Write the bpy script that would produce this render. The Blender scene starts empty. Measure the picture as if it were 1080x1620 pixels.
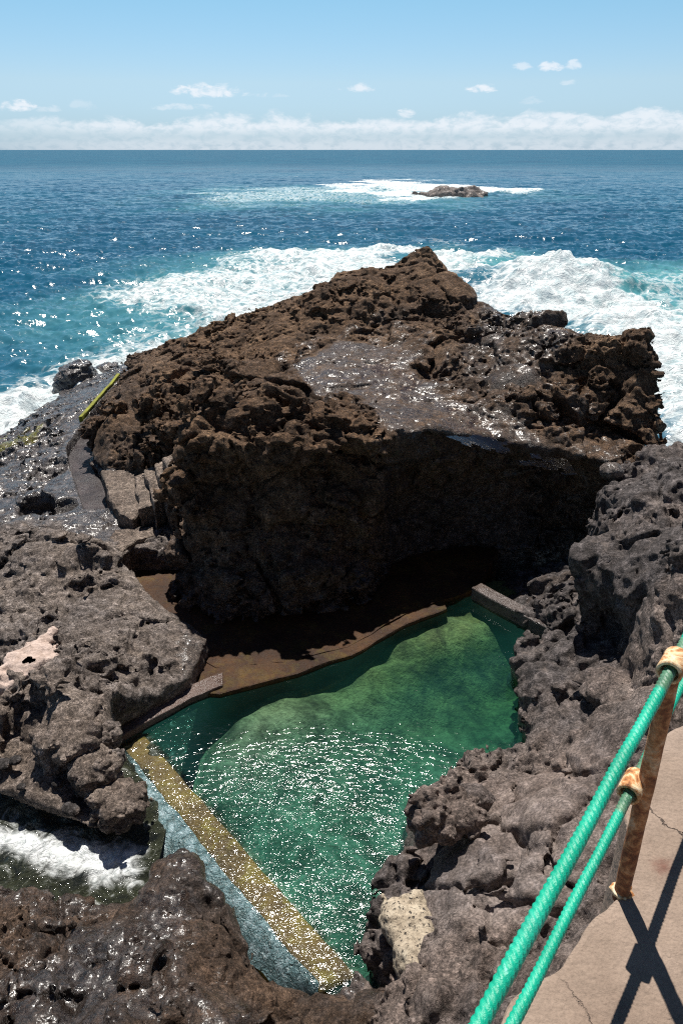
import bpy, bmesh, math, random
import numpy as np
from concurrent.futures import ThreadPoolExecutor
rnd = random.Random(7)
S = bpy.context.scene
C = S.collection
F32 = np.float32

# ------------------------------------------------------------------ camera, metres: sea level z = 0
CAM_Z, FPX = 9.5, 1170.0
PITCH = math.atan(573 / 1170)
cp, sp = math.cos(PITCH), math.sin(PITCH)


def ray(px, py):
    v = (py - 810) / FPX
    return (px - 540) / FPX, cp - sp * v, -sp - cp * v


def W(px, py, z):
    x, y, dz = ray(px, py)
    t = (CAM_Z - z) / -dz
    return (x * t, y * t, z)


def Y(px, py, yy):
    x, y, dz = ray(px, py)
    t = yy / y
    return (x * t, yy, CAM_Z + dz * t)


def P2(lst, z):
    return [W(a, b, z)[:2] for a, b in lst]


cam = bpy.data.objects.new('camera', bpy.data.cameras.new('camera'))
C.objects.link(cam)
cam.location = (0, 0, CAM_Z)
cam.rotation_euler = (math.pi / 2 - PITCH, 0, 0)
cd = cam.data
cd.sensor_fit = 'VERTICAL'
cd.sensor_height = 36
cd.lens = FPX * 36 / 1620
cd.clip_start = 0.05
cd.clip_end = 100000
S.camera = cam

# ------------------------------------------------------------------ numpy noise
POOL = ThreadPoolExecutor(4)


def pmap(f, P, chunk=120000):
    if len(P) == 0:
        return f(P)
    parts = [P[i:i + chunk] for i in range(0, len(P), chunk)]
    return np.concatenate(list(POOL.map(f, parts)))


def h3(ix, iy, iz, seed):
    n = (ix.astype(np.uint32) * np.uint32(374761393) + iy.astype(np.uint32) * np.uint32(668265263)
         + iz.astype(np.uint32) * np.uint32(2147483647) + np.uint32((seed * 974634777) & 0xffffffff))
    n = (n ^ (n >> np.uint32(13))) * np.uint32(1274126177)
    n = (n ^ (n >> np.uint32(16))) * np.uint32(2246822519)
    return n ^ (n >> np.uint32(15))


def u01(n):
    return (n & np.uint32(0xffff)).astype(F32) * F32(1 / 65536)


def vnoise(P, seed):
    i = np.floor(P).astype(np.int64)
    f = (P - i).astype(F32)
    f = f * f * f * (f * (f * 6 - 15) + 10)
    x0, y0, z0 = i[:, 0], i[:, 1], i[:, 2]
    x1, y1, z1 = x0 + 1, y0 + 1, z0 + 1
    fx, fy, fz = f[:, 0], f[:, 1], f[:, 2]
    g = lambda a, b, c: u01(h3(a, b, c, seed))
    a = g(x0, y0, z0) * (1 - fx) + g(x1, y0, z0) * fx
    b = g(x0, y1, z0) * (1 - fx) + g(x1, y1, z0) * fx
    c = g(x0, y0, z1) * (1 - fx) + g(x1, y0, z1) * fx
    d = g(x0, y1, z1) * (1 - fx) + g(x1, y1, z1) * fx
    return ((a * (1 - fy) + b * fy) * (1 - fz) + (c * (1 - fy) + d * fy) * fz) * 2 - 1


ROT = np.array([[.36, .48, -.8], [-.8, .6, 0], [.48, .64, .6]], F32)


def fbm(P, seed, octs=4, gain=.5):
    out = np.zeros(len(P), F32)
    a, tot = 1.0, 0
    Q = P.astype(F32)
    for o in range(octs):
        out += a * vnoise(Q, seed + o)
        tot += a
        a *= gain
        Q = (Q @ ROT) * F32(2.03)
    return out / tot


def worley(P, seed):
    """distance to nearest and second nearest jittered cell point"""
    b = np.floor(P - .5).astype(np.int64)
    f1 = np.full(len(P), 9, F32)
    f2 = np.full(len(P), 9, F32)
    for dx in (0, 1):
        for dy in (0, 1):
            for dz in (0, 1):
                cx, cy, cz = b[:, 0] + dx, b[:, 1] + dy, b[:, 2] + dz
                n = h3(cx, cy, cz, seed)
                jx = (n & np.uint32(1023)).astype(F32) * F32(.7 / 1023) + F32(.15)
                jy = ((n >> np.uint32(10)) & np.uint32(1023)).astype(F32) * F32(.7 / 1023) + F32(.15)
                jz = ((n >> np.uint32(20)) & np.uint32(1023)).astype(F32) * F32(.7 / 1023) + F32(.15)
                d = (cx + jx - P[:, 0]) ** 2 + (cy + jy - P[:, 1]) ** 2 + (cz + jz - P[:, 2]) ** 2
                d = np.sqrt(d).astype(F32)
                f2 = np.minimum(f2, np.maximum(f1, d))
                f1 = np.minimum(f1, d)
    return np.stack([f1, f2], 1)


def sstep(a, b, x):
    t = np.clip((x - a) / (b - a), 0, 1)
    return t * t * (3 - 2 * t)


def facets(P, seed, tilt=1.1):
    """broken rock: each jittered cell is a tilted facet with its own level; returns level, F2-F1"""
    b = np.floor(P - .5).astype(np.int64)
    f1 = np.full(len(P), 9, F32)
    f2 = np.full(len(P), 9, F32)
    val = np.zeros(len(P), F32)
    for dx in (0, 1):
        for dy in (0, 1):
            for dz in (0, 1):
                cx, cy, cz = b[:, 0] + dx, b[:, 1] + dy, b[:, 2] + dz
                n = h3(cx, cy, cz, seed)
                k = n * np.uint32(2654435761)
                k ^= k >> np.uint32(15)
                q = F32(.8 / 1023)
                ex = P[:, 0] - cx - (n & np.uint32(1023)).astype(F32) * q - F32(.1)
                ey = P[:, 1] - cy - ((n >> np.uint32(10)) & np.uint32(1023)).astype(F32) * q - F32(.1)
                ez = P[:, 2] - cz - ((n >> np.uint32(20)) & np.uint32(1023)).astype(F32) * q - F32(.1)
                d = np.sqrt(ex * ex + ey * ey + ez * ez).astype(F32)
                g = F32(1 / 511.5)
                h = ex * ((k & np.uint32(1023)).astype(F32) * g - 1) + ey * (((k >> np.uint32(10)) & np.uint32(1023)).astype(F32) * g - 1) + ez * (((k >> np.uint32(20)) & np.uint32(1023)).astype(F32) * g - 1)
                h = h * F32(tilt) + u01(k >> np.uint32(7)) * F32(.7) - F32(.35)
                c = d < f1
                f2 = np.minimum(f2, np.maximum(f1, d))
                f1 = np.minimum(f1, d)
                val = np.where(c, h, val)
    e = f2 - f1
    return np.stack([val * sstep(0, .07, e), e, f1], 1)


def lava(P, seed, big=.3, mid=.14, fine=.05, und=.2, crack=0., flat=1.0, csz=1.0, bsz=1.05, craggy=1.0):
    """added to a distance field: broken facets, lumps, pits and seams"""
    P = P.astype(F32)
    w = P + .17 * np.stack([fbm(P * 1.3 + 7, seed + 50, 3), fbm(P * 1.3 + 31, seed + 51, 3), fbm(P * 1.3 + 77, seed + 52, 3)], 1)
    w[:, 2] *= flat
    out = und * fbm(P * .75, seed, 3)
    rough = np.clip(1 + 1.3 * fbm(P * .55 + 5, seed + 9, 2), .25, 1.9)
    if big:
        f = facets(w / bsz, seed + 1)
        out += big * (.75 * f[:, 0] + .55 * (f[:, 2] - .5)) + big * .35 * (1 - sstep(0, .12, f[:, 1]))
    if mid:
        f = facets(w / (.42 * bsz) + 13.7, seed + 2)
        out += rough * mid * (.9 * f[:, 0] + .6 * (f[:, 2] - .5) + .4 * (1 - sstep(0, .14, f[:, 1])))
        out += craggy * mid * .8 * (np.abs(fbm(w * 2.1, seed + 3, 4, .58)) * 2.4 - .4)
    if fine:
        f = facets(w / .17 + 3.1, seed + 4)
        out += rough * fine * (.8 * f[:, 0] + .6 * (f[:, 2] - .5))
        out += rough * fine * 1.6 * (np.abs(fbm(P * 4.2, seed + 6, 3, .68)) * 2.2 - .5)
    if crack:
        q = w + .2 * np.stack([fbm(P * 2.6, seed + 60, 2), fbm(P * 2.6 + 9, seed + 61, 2), fbm(P * 2.6 + 19, seed + 62, 2)], 1)
        f = worley(q / csz + 4.4, seed + 5)
        out += crack * (1 - sstep(0, .15, f[:, 1] - f[:, 0]))
    return out


# ------------------------------------------------------------------ plan helpers
def tps_fit(pts, lam=.02):
    A = np.array(pts, float)
    xy, z = A[:, :2], A[:, 2]
    n = len(A)
    r2 = ((xy[:, None] - xy[None]) ** 2).sum(-1)
    K = np.where(r2 > 0, .5 * r2 * np.log(np.maximum(r2, 1e-12)), 0) + lam * np.eye(n)
    Pm = np.hstack([np.ones((n, 1)), xy])
    M = np.block([[K, Pm], [Pm.T, np.zeros((3, 3))]])
    sol = np.linalg.solve(M, np.concatenate([z, [0, 0, 0]]))
    w, a = sol[:n], sol[n:]

    def ev(x, y):
        shp = np.shape(x)
        q = np.stack([np.ravel(x), np.ravel(y)], 1)

        def g(qq):
            r = ((qq[:, None] - xy[None]) ** 2).sum(-1)
            return (.5 * r * np.log(np.maximum(r, 1e-12))) @ w + a[0] + qq @ a[1:]
        return pmap(g, q, 20000).reshape(shp).astype(F32)
    return ev


def poly_sd(poly, x, y):
    """signed distance in plan, negative inside"""
    p = np.array(poly, float)
    q = np.roll(p, -1, 0)
    shp = np.shape(x)
    X, Yy = np.ravel(x).astype(F32), np.ravel(y).astype(F32)
    d = np.full(len(X), 1e9, F32)
    ins = np.zeros(len(X), bool)
    for (ax, ay), (bx, by) in zip(p, q):
        ex, ey = bx - ax, by - ay
        t = np.clip(((X - ax) * ex + (Yy - ay) * ey) / (ex * ex + ey * ey + 1e-12), 0, 1)
        d = np.minimum(d, (X - ax - t * ex) ** 2 + (Yy - ay - t * ey) ** 2)
        c = (ay > Yy) != (by > Yy)
        if abs(by - ay) > 1e-12:
            ins ^= c & (X < ex * (Yy - ay) / (by - ay) + ax)
    d = np.sqrt(d)
    return np.where(ins, -d, d).reshape(shp)


def zone(poly, x, y, soft=.4):
    return sstep(soft * .5, -soft * .5, poly_sd(poly, x, y))


def smin(a, b, k):
    h = np.clip(.5 + .5 * (b - a) / k, 0, 1)
    return b + (a - b) * h - k * h * (1 - h)


def smax(a, b, k):
    return -smin(-a, -b, k)


class Grid:
    def __init__(s, x0, x1, y0, y1, z0, z1, v):
        s.v = v
        s.o = np.array([x0, y0, z0], F32)
        s.n = (int((x1 - x0) / v) + 1, int((y1 - y0) / v) + 1, int((z1 - z0) / v) + 1)
        s.x = (x0 + v * np.arange(s.n[0])).astype(F32)
        s.y = (y0 + v * np.arange(s.n[1])).astype(F32)
        s.z = (z0 + v * np.arange(s.n[2])).astype(F32)
        s.X2, s.Y2 = np.meshgrid(s.x, s.y, indexing='ij')

    def height(s, h, amp=None):
        gx, gy = np.gradient(h, s.v)
        k = 1 / np.sqrt(1 + np.minimum(gx * gx + gy * gy, 16))
        return ((s.z[None, None, :] - h[:, :, None]) * k[:, :, None]).astype(F32)

    def perturb(s, d, fn, amp=None, band=.75):
        idx = np.nonzero(np.abs(d.ravel()) < band)[0]
        ny, nz = s.n[1], s.n[2]
        i, r = np.divmod(idx, ny * nz)
        j, k = np.divmod(r, nz)
        P = np.stack([s.x[i], s.y[j], s.z[k]], 1)
        e = pmap(fn, P)
        if amp is not None:
            e = e * amp[i, j]
        d.reshape(-1)[idx] += e
        return d


def surface_nets(d, o, v):
    s = (d < 0)
    u = s.astype(np.uint8)
    c = u[:-1] + u[1:]
    c = c[:, :-1] + c[:, 1:]
    c = c[:, :, :-1] + c[:, :, 1:]
    act = (c > 0) & (c < 8)
    I, J, K = np.nonzero(act)
    n = len(I)
    corners = np.empty((n, 8), F32)
    offs = [(a, b, e) for a in (0, 1) for b in (0, 1) for e in (0, 1)]
    for q, (a, b, e) in enumerate(offs):
        corners[:, q] = d[I + a, J + b, K + e]
    acc = np.zeros((n, 3), F32)
    cnt = np.zeros(n, F32)
    for p in range(8):
        for q in range(p + 1, 8):
            A, B = np.array(offs[p]), np.array(offs[q])
            if np.abs(A - B).sum() != 1:
                continue
            m = (corners[:, p] < 0) != (corners[:, q] < 0)
            den = corners[:, p] - corners[:, q]
            t = np.where(m, corners[:, p] / np.where(m, den, 1), 0)
            acc += (A[None] + t[:, None] * (B - A)[None]) * m[:, None]
            cnt += m
    V = (np.stack([I, J, K], 1) + acc / cnt[:, None]) * v + o[None]
    idm = np.full(act.shape, -1, np.int32)
    idm[I, J, K] = np.arange(n, dtype=np.int32)
    quads = []
    a, b = s[:-1, 1:-1, 1:-1], s[1:, 1:-1, 1:-1]
    i, j, k = np.nonzero(a != b)
    f = a[i, j, k]
    j, k = j + 1, k + 1
    q = np.stack([idm[i, j - 1, k - 1], idm[i, j, k - 1], idm[i, j, k], idm[i, j - 1, k]], 1)
    quads.append(np.where(f[:, None], q, q[:, ::-1]))
    a, b = s[1:-1, :-1, 1:-1], s[1:-1, 1:, 1:-1]
    i, j, k = np.nonzero(a != b)
    f = a[i, j, k]
    i, k = i + 1, k + 1
    q = np.stack([idm[i - 1, j, k - 1], idm[i - 1, j, k], idm[i, j, k], idm[i, j, k - 1]], 1)
    quads.append(np.where(f[:, None], q, q[:, ::-1]))
    a, b = s[1:-1, 1:-1, :-1], s[1:-1, 1:-1, 1:]
    i, j, k = np.nonzero(a != b)
    f = a[i, j, k]
    i, j = i + 1, j + 1
    q = np.stack([idm[i - 1, j - 1, k], idm[i, j - 1, k], idm[i, j, k], idm[i - 1, j, k]], 1)
    quads.append(np.where(f[:, None], q, q[:, ::-1]))
    Q = np.concatenate(quads)
    # keep the main body: drop crumbs that float free of it
    lab = np.arange(n, dtype=np.int64)
    for _ in range(200):
        mn = lab[Q].min(1)
        new = lab.copy()
        for c_ in range(4):
            np.minimum.at(new, Q[:, c_], mn)
        new = new[new]
        new = new[new]
        if (new == lab).all():
            break
        lab = new
    main = np.bincount(lab).argmax()
    Q = Q[lab[Q[:, 0]] == main]
    used, inv = np.unique(Q, return_inverse=True)
    return V[used].astype(F32), inv.reshape(-1, 4)


# ------------------------------------------------------------------ objects
def new_mesh(name, V, Fq, mat, attrs=None, parent=None, smooth=True):
    V = np.ascontiguousarray(V, F32)
    Fq = np.ascontiguousarray(Fq, np.int32)
    k = Fq.shape[1]
    me = bpy.data.meshes.new(name)
    me.vertices.add(len(V))
    me.vertices.foreach_set('co', V.ravel())
    me.loops.add(Fq.size)
    me.loops.foreach_set('vertex_index', Fq.ravel())
    me.polygons.add(len(Fq))
    me.polygons.foreach_set('loop_start', np.arange(0, Fq.size, k, dtype=np.int32))
    me.polygons.foreach_set('use_smooth', np.full(len(Fq), smooth))
    me.update(calc_edges=True)
    for nm, val in (attrs or {}).items():
        at = me.attributes.new(nm, 'FLOAT', 'POINT')
        at.data.foreach_set('value', np.ascontiguousarray(val, F32))
    me.materials.append(mat)
    o = bpy.data.objects.new(name, me)
    C.objects.link(o)
    if parent:
        o.parent = parent
    return o


def tag(o, label, cat, group=None, kind=None):
    if label:
        o['label'] = label
    if cat:
        o['category'] = cat
    if group:
        o['group'] = group
    if kind:
        o['kind'] = kind
    return o


def empty(name, loc, label, cat, group=None):
    o = bpy.data.objects.new(name, None)
    C.objects.link(o)
    o.location = loc
    o.empty_display_size = .2
    return tag(o, label, cat, group)


def bm_obj(name, bm, mat, parent=None, smooth=False):
    me = bpy.data.meshes.new(name)
    bmesh.ops.recalc_face_normals(bm, faces=bm.faces)
    bm.to_mesh(me)
    bm.free()
    me.materials.append(mat)
    if smooth:
        me.polygons.foreach_set('use_smooth', [True] * len(me.polygons))
    o = bpy.data.objects.new(name, me)
    C.objects.link(o)
    if parent:
        o.parent = parent
    return o


# ------------------------------------------------------------------ materials
class M:
    def __init__(s, name):
        s.m = bpy.data.materials.new(name)
        s.m.use_nodes = True
        s.t = s.m.node_tree
        s.t.nodes.clear()
        s.out = s.t.nodes.new('ShaderNodeOutputMaterial')
        s._co = None

    def n(s, typ, **kw):
        nd = s.t.nodes.new('ShaderNode' + typ)
        ins = kw.pop('i', {})
        for k, v in kw.items():
            setattr(nd, k, v)
        for k, v in ins.items():
            s.set(nd.inputs[k], v)
        return nd

    def set(s, sock, v):
        if isinstance(v, bpy.types.NodeSocket):
            s.t.links.new(v, sock)
        elif isinstance(v, bpy.types.Node):
            s.t.links.new(v.outputs[0], sock)
        else:
            if hasattr(sock.default_value, '__len__') and len(sock.default_value) == 4 and len(v) == 3:
                v = (*v, 1)
            sock.default_value = v

    def co(s, scale=None, warp=None):
        if not s._co:
            s._co = s.n('TexCoord').outputs['Object']
        v = s._co
        if scale:
            mp = s.n('VectorMath', operation='MULTIPLY', i={0: v, 1: scale})
            v = mp.outputs[0]
        return v

    def noise(s, scale, detail=4, rough=.55, dist=0., vec=None, out='Fac'):
        return s.n('TexNoise', i={'Vector': vec or s.co(), 'Scale': scale, 'Detail': detail, 'Roughness': rough, 'Distortion': dist}).outputs[out]

    def vor(s, scale, feature='F1', vec=None, out='Distance', rand=1.):
        return s.n('TexVoronoi', feature=feature, i={'Vector': vec or s.co(), 'Scale': scale, 'Randomness': rand}).outputs[out]

    def ramp(s, fac, stops, interp='LINEAR'):
        r = s.n('ValToRGB', i={0: fac})
        r.color_ramp.interpolation = interp
        e = r.color_ramp.elements
        while len(e) < len(stops):
            e.new(.5)
        for el, (p, c) in zip(e, stops):
            el.position = p
            el.color = (*c, 1) if hasattr(c, '__len__') else (c, c, c, 1)
        return r.outputs[0]

    def math(s, op, a, b=0., c=None, clamp=False):
        i = {0: a, 1: b}
        if c is not None:
            i[2] = c
        return s.n('Math', operation=op, use_clamp=clamp, i=i).outputs[0]

    def mr(s, v, a, b, c=0., d=1., kind='SMOOTHSTEP'):
        return s.n('MapRange', interpolation_type=kind, clamp=True, i={0: v, 1: a, 2: b, 3: c, 4: d}).outputs[0]

    def mix(s, f, a, b, blend='MIX'):
        nd = s.n('Mix', data_type='RGBA', blend_type=blend)
        s.set(nd.inputs[0], f)
        s.set(nd.inputs[6], a)
        s.set(nd.inputs[7], b)
        return nd.outputs[2]

    def attr(s, name):
        return s.n('Attribute', attribute_name=name).outputs['Fac']

    def bump(s, h, dist, strength=1., normal=None):
        i = {'Height': h, 'Distance': dist, 'Strength': strength}
        if normal is not None:
            i['Normal'] = normal
        return s.n('Bump', i=i).outputs[0]

    def pbsdf(s, **kw):
        nd = s.n('BsdfPrincipled')
        for k, v in kw.items():
            s.set(nd.inputs[k.replace('_', ' ')], v)
        return nd.outputs[0]

    def done(s, sh):
        s.t.links.new(sh, s.out.inputs['Surface'])
        return s.m


def rock_mat(name, dark, mid, light, grey=(.06, .055, .055), bump=1.0, pit=1.0, rough=.85, scale=1.0, wetcol=.55):
    m = M(name)
    wet, tint, alg = m.attr('wet'), m.attr('tint'), m.attr('algae')
    keep = m.math('SUBTRACT', 1., m.math('MULTIPLY', m.attr('polish'), .72))
    n1 = m.noise(.9 * scale, 8, .68)
    n2 = m.noise(5.5 * scale, 6, .65)
    n3 = m.noise(34 * scale, 4, .6)
    base = m.ramp(n1, [(.28, dark), (.5, mid), (.72, light)])
    gcol = m.ramp(n2, [(.3, tuple(c * .6 for c in grey)), (.55, grey), (.75, tuple(c * 1.5 for c in grey))])
    tn = m.math('ADD', tint, m.math('MULTIPLY', m.math('SUBTRACT', n2, .5), 1.2), clamp=True)
    col = m.mix(tn, base, gcol)
    col = m.mix(1., col, m.ramp(n2, [(.3, .5), (.5, 1.), (.72, 1.55)]), 'MULTIPLY')
    col = m.mix(1., col, m.ramp(n3, [(.3, .4), (.5, 1.), (.68, 1.8)]), 'MULTIPLY')
    n4 = m.noise(13 * scale, 6, .75, .6)
    col = m.mix(m.math('MULTIPLY', keep, .9), col, m.mix(1., col, m.ramp(n4, [(.34, .32), (.5, .95), (.64, 1.75)]), 'MULTIPLY'))
    # salt, lichen dust
    dust = m.mr(m.noise(2.3 * scale, 7, .7), .56, .7)
    col = m.mix(m.math('MULTIPLY', dust, .35), col, tuple(min(1, c * 2.0) for c in light))
    # wetness
    wn = m.mr(m.math('ADD', wet, m.math('MULTIPLY', m.math('SUBTRACT', m.noise(2.1, 6, .65), .5), .9)), .35, .65)
    wn = m.math('MULTIPLY', wn, m.mr(wet, 0., .12))
    col = m.mix(wn, col, m.mix(1., col, (wetcol, wetcol * .97, wetcol * .97), 'MULTIPLY'))
    an = m.mr(m.math('ADD', alg, m.math('MULTIPLY', m.math('SUBTRACT', m.noise(4., 6, .7), .5), 1.1)), .4, .65)
    an = m.math('MULTIPLY', an, m.mr(alg, 0., .1))
    acol = m.ramp(m.noise(14, 4), [(.3, (.10, .07, .012)), (.5, (.20, .17, .02)), (.7, (.30, .33, .03))])
    col = m.mix(an, col, acol)
    rg = m.mix(wn, m.ramp(n3, [(.3, rough - .12), (.7, min(1, rough + .1))]), m.ramp(n2, [(.3, .22), (.7, .5)]))
    hb = m.math('ADD', m.math('MULTIPLY', m.noise(11 * scale, 8, .7), 1.0), m.math('MULTIPLY', m.vor(26 * scale, vec=m.n('VectorMath', operation='ADD', i={0: m.co(), 1: m.noise(7, 3, out='Color')}).outputs[0]), .22 * pit))
    b1 = m.bump(hb, .19 * bump / scale, keep)
    b2 = m.bump(m.noise(75 * scale, 5, .65), .03 * bump / scale, normal=b1)
    gn = m.n('NewGeometry').outputs['Normal']
    gv = m.n('VectorMath', operation='SUBTRACT', i={0: m.noise(24 * scale, 3, .7, out='Color'), 1: (.5, .5, .5)}).outputs[0]
    gv = m.n('VectorMath', operation='SCALE', i={0: gv, 3: 1.5}).outputs[0]
    cb = m.n('VectorMath', operation='NORMALIZE', i={0: m.n('VectorMath', operation='ADD', i={0: gn, 1: gv}).outputs[0]}).outputs[0]
    return m.done(m.pbsdf(Base_Color=col, Roughness=rg, Normal=b2, Specular_IOR_Level=m.mr(wn, 0, 1, .3, .6), Coat_Weight=m.math('MULTIPLY', wn, .62), Coat_Roughness=m.ramp(n2, [(.35, .09), (.7, .34)]), Coat_IOR=1.4, Coat_Normal=cb))


BROWN = rock_mat('brown_lava', (.058, .033, .018), (.16, .092, .05), (.36, .225, .13), grey=(.12, .098, .086))
SHELF = rock_mat('shelf_rock', (.11, .082, .066), (.25, .195, .158), (.44, .355, .29), grey=(.2, .176, .166), bump=.8)
GREY = rock_mat('grey_lava', (.11, .082, .069), (.185, .143, .122), (.28, .228, .2), grey=(.095, .082, .079), bump=.38, pit=.7)
NEAR = rock_mat('wet_dark_rock', (.036, .022, .015), (.088, .057, .039), (.19, .12, .078), grey=(.08, .073, .072), scale=1.4, wetcol=.7)


def attrs_for(V, wet=None, tint=None, algae=None):
    z = np.zeros(len(V), F32)
    return {'wet': z if wet is None else wet, 'tint': z if tint is None else tint, 'algae': z if algae is None else algae}


# ================================================================== HEADLAND
HT = [Y(678, 406, 23.5), Y(650, 418, 23.3), Y(630, 427, 23), Y(590, 430, 23), Y(540, 445, 22.8), Y(500, 462, 22.5), Y(470, 487, 22.5), Y(400, 502, 23.5), Y(300, 536, 25), Y(250, 552, 27), Y(215, 566, 30),
      Y(560, 520, 20), Y(560, 465, 21.8), Y(690, 480, 21), Y(715, 440, 22.8), Y(700, 525, 19.3), Y(690, 550, 18), Y(620, 545, 18.7), Y(480, 540, 19.6),
      Y(760, 480, 22), Y(752, 520, 19.5), Y(800, 490, 21), Y(880, 512, 19), Y(950, 545, 17.5), Y(1010, 543, 16.6), Y(1043, 560, 16.3), Y(960, 565, 15.7), Y(900, 575, 16), Y(800, 570, 16.8), Y(720, 590, 16.6), Y(850, 620, 15.4), Y(1030, 580, 15.8),
      W(490, 600, 4.9), W(600, 580, 4.9), W(660, 614, 4.72), W(760, 660, 4.5), W(900, 674, 4.35), W(1030, 674, 4.2), W(960, 662, 4.35), W(960, 706, 4.2), W(500, 640, 4.85), W(580, 635, 4.82),
      W(650, 685, 4.75), W(760, 697, 4.35), W(900, 720, 4.1), W(985, 745, 4.1), W(700, 660, 4.6),
      Y(400, 560, 19.5), Y(300, 600, 19), Y(220, 600, 22.5), Y(220, 650, 19), Y(160, 660, 20.8), Y(250, 690, 16.6), Y(200, 712, 17.4), Y(430, 620, 15.5), Y(350, 600, 18), Y(180, 620, 24),
      Y(300, 683, 12.6), Y(360, 690, 12.3), Y(420, 692, 12.2), Y(540, 662, 13.2), Y(480, 692, 12.6), Y(600, 706, 12.7), Y(460, 645, 14), Y(350, 650, 14), Y(275, 700, 13.6),
      (-3.6, 15.3, 3.9), (-4.2, 16.3, 3.5), (-5.5, 17, 2.7), (-7.0, 19.5, 2.4), (-7.7, 23, 2.2), (-8.2, 26.5, 2.1), (-3.6, 12.8, 3.6),
      (5, 26, 1.2), (3, 28.5, .6), (0, 30, 1.2), (-4, 31.5, .9), (8.6, 20.5, 2.2), (8.8, 17, 1.5), (8.2, 14.4, 3.2), (-8, 35.5, .2), (-10, 32, 1.0), (6.5, 22.5, 2.5), (1.5, 26.5, 4.2), (-2.5, 28, 3.0)]
HPOLY = [(-8.6, 31), (-7.9, 26), (-7.2, 20.6), (-6.2, 17.7), (-5.5, 16.7), (-4.5, 16.2), (-2.9, 15.8), (-2.6, 14.6), (-3.1, 13.6), (-3.15, 12.6), (-2.9, 12.0), (-2.2, 11.98), (-1, 12.1), (-.1, 12.45), (.7, 12.8), (1.3, 13.25), (2.74, 14.0), (4.4, 13.8), (5.4, 12.8), (6.4, 12.9), (6.55, 14.3), (6.65, 16), (7.0, 18.5), (7.6, 21.5), (5.8, 25), (3, 29), (-1, 31), (-6, 35), (-9, 36)]
h_tps = tps_fit(HT, .01)
LEDGE = P2([(455, 590), (520, 562), (620, 565), (670, 606), (770, 645), (880, 668), (1000, 680), (980, 735), (900, 718), (760, 700), (650, 688), (606, 694), (580, 665), (560, 640), (490, 640)], 4.65)


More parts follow.
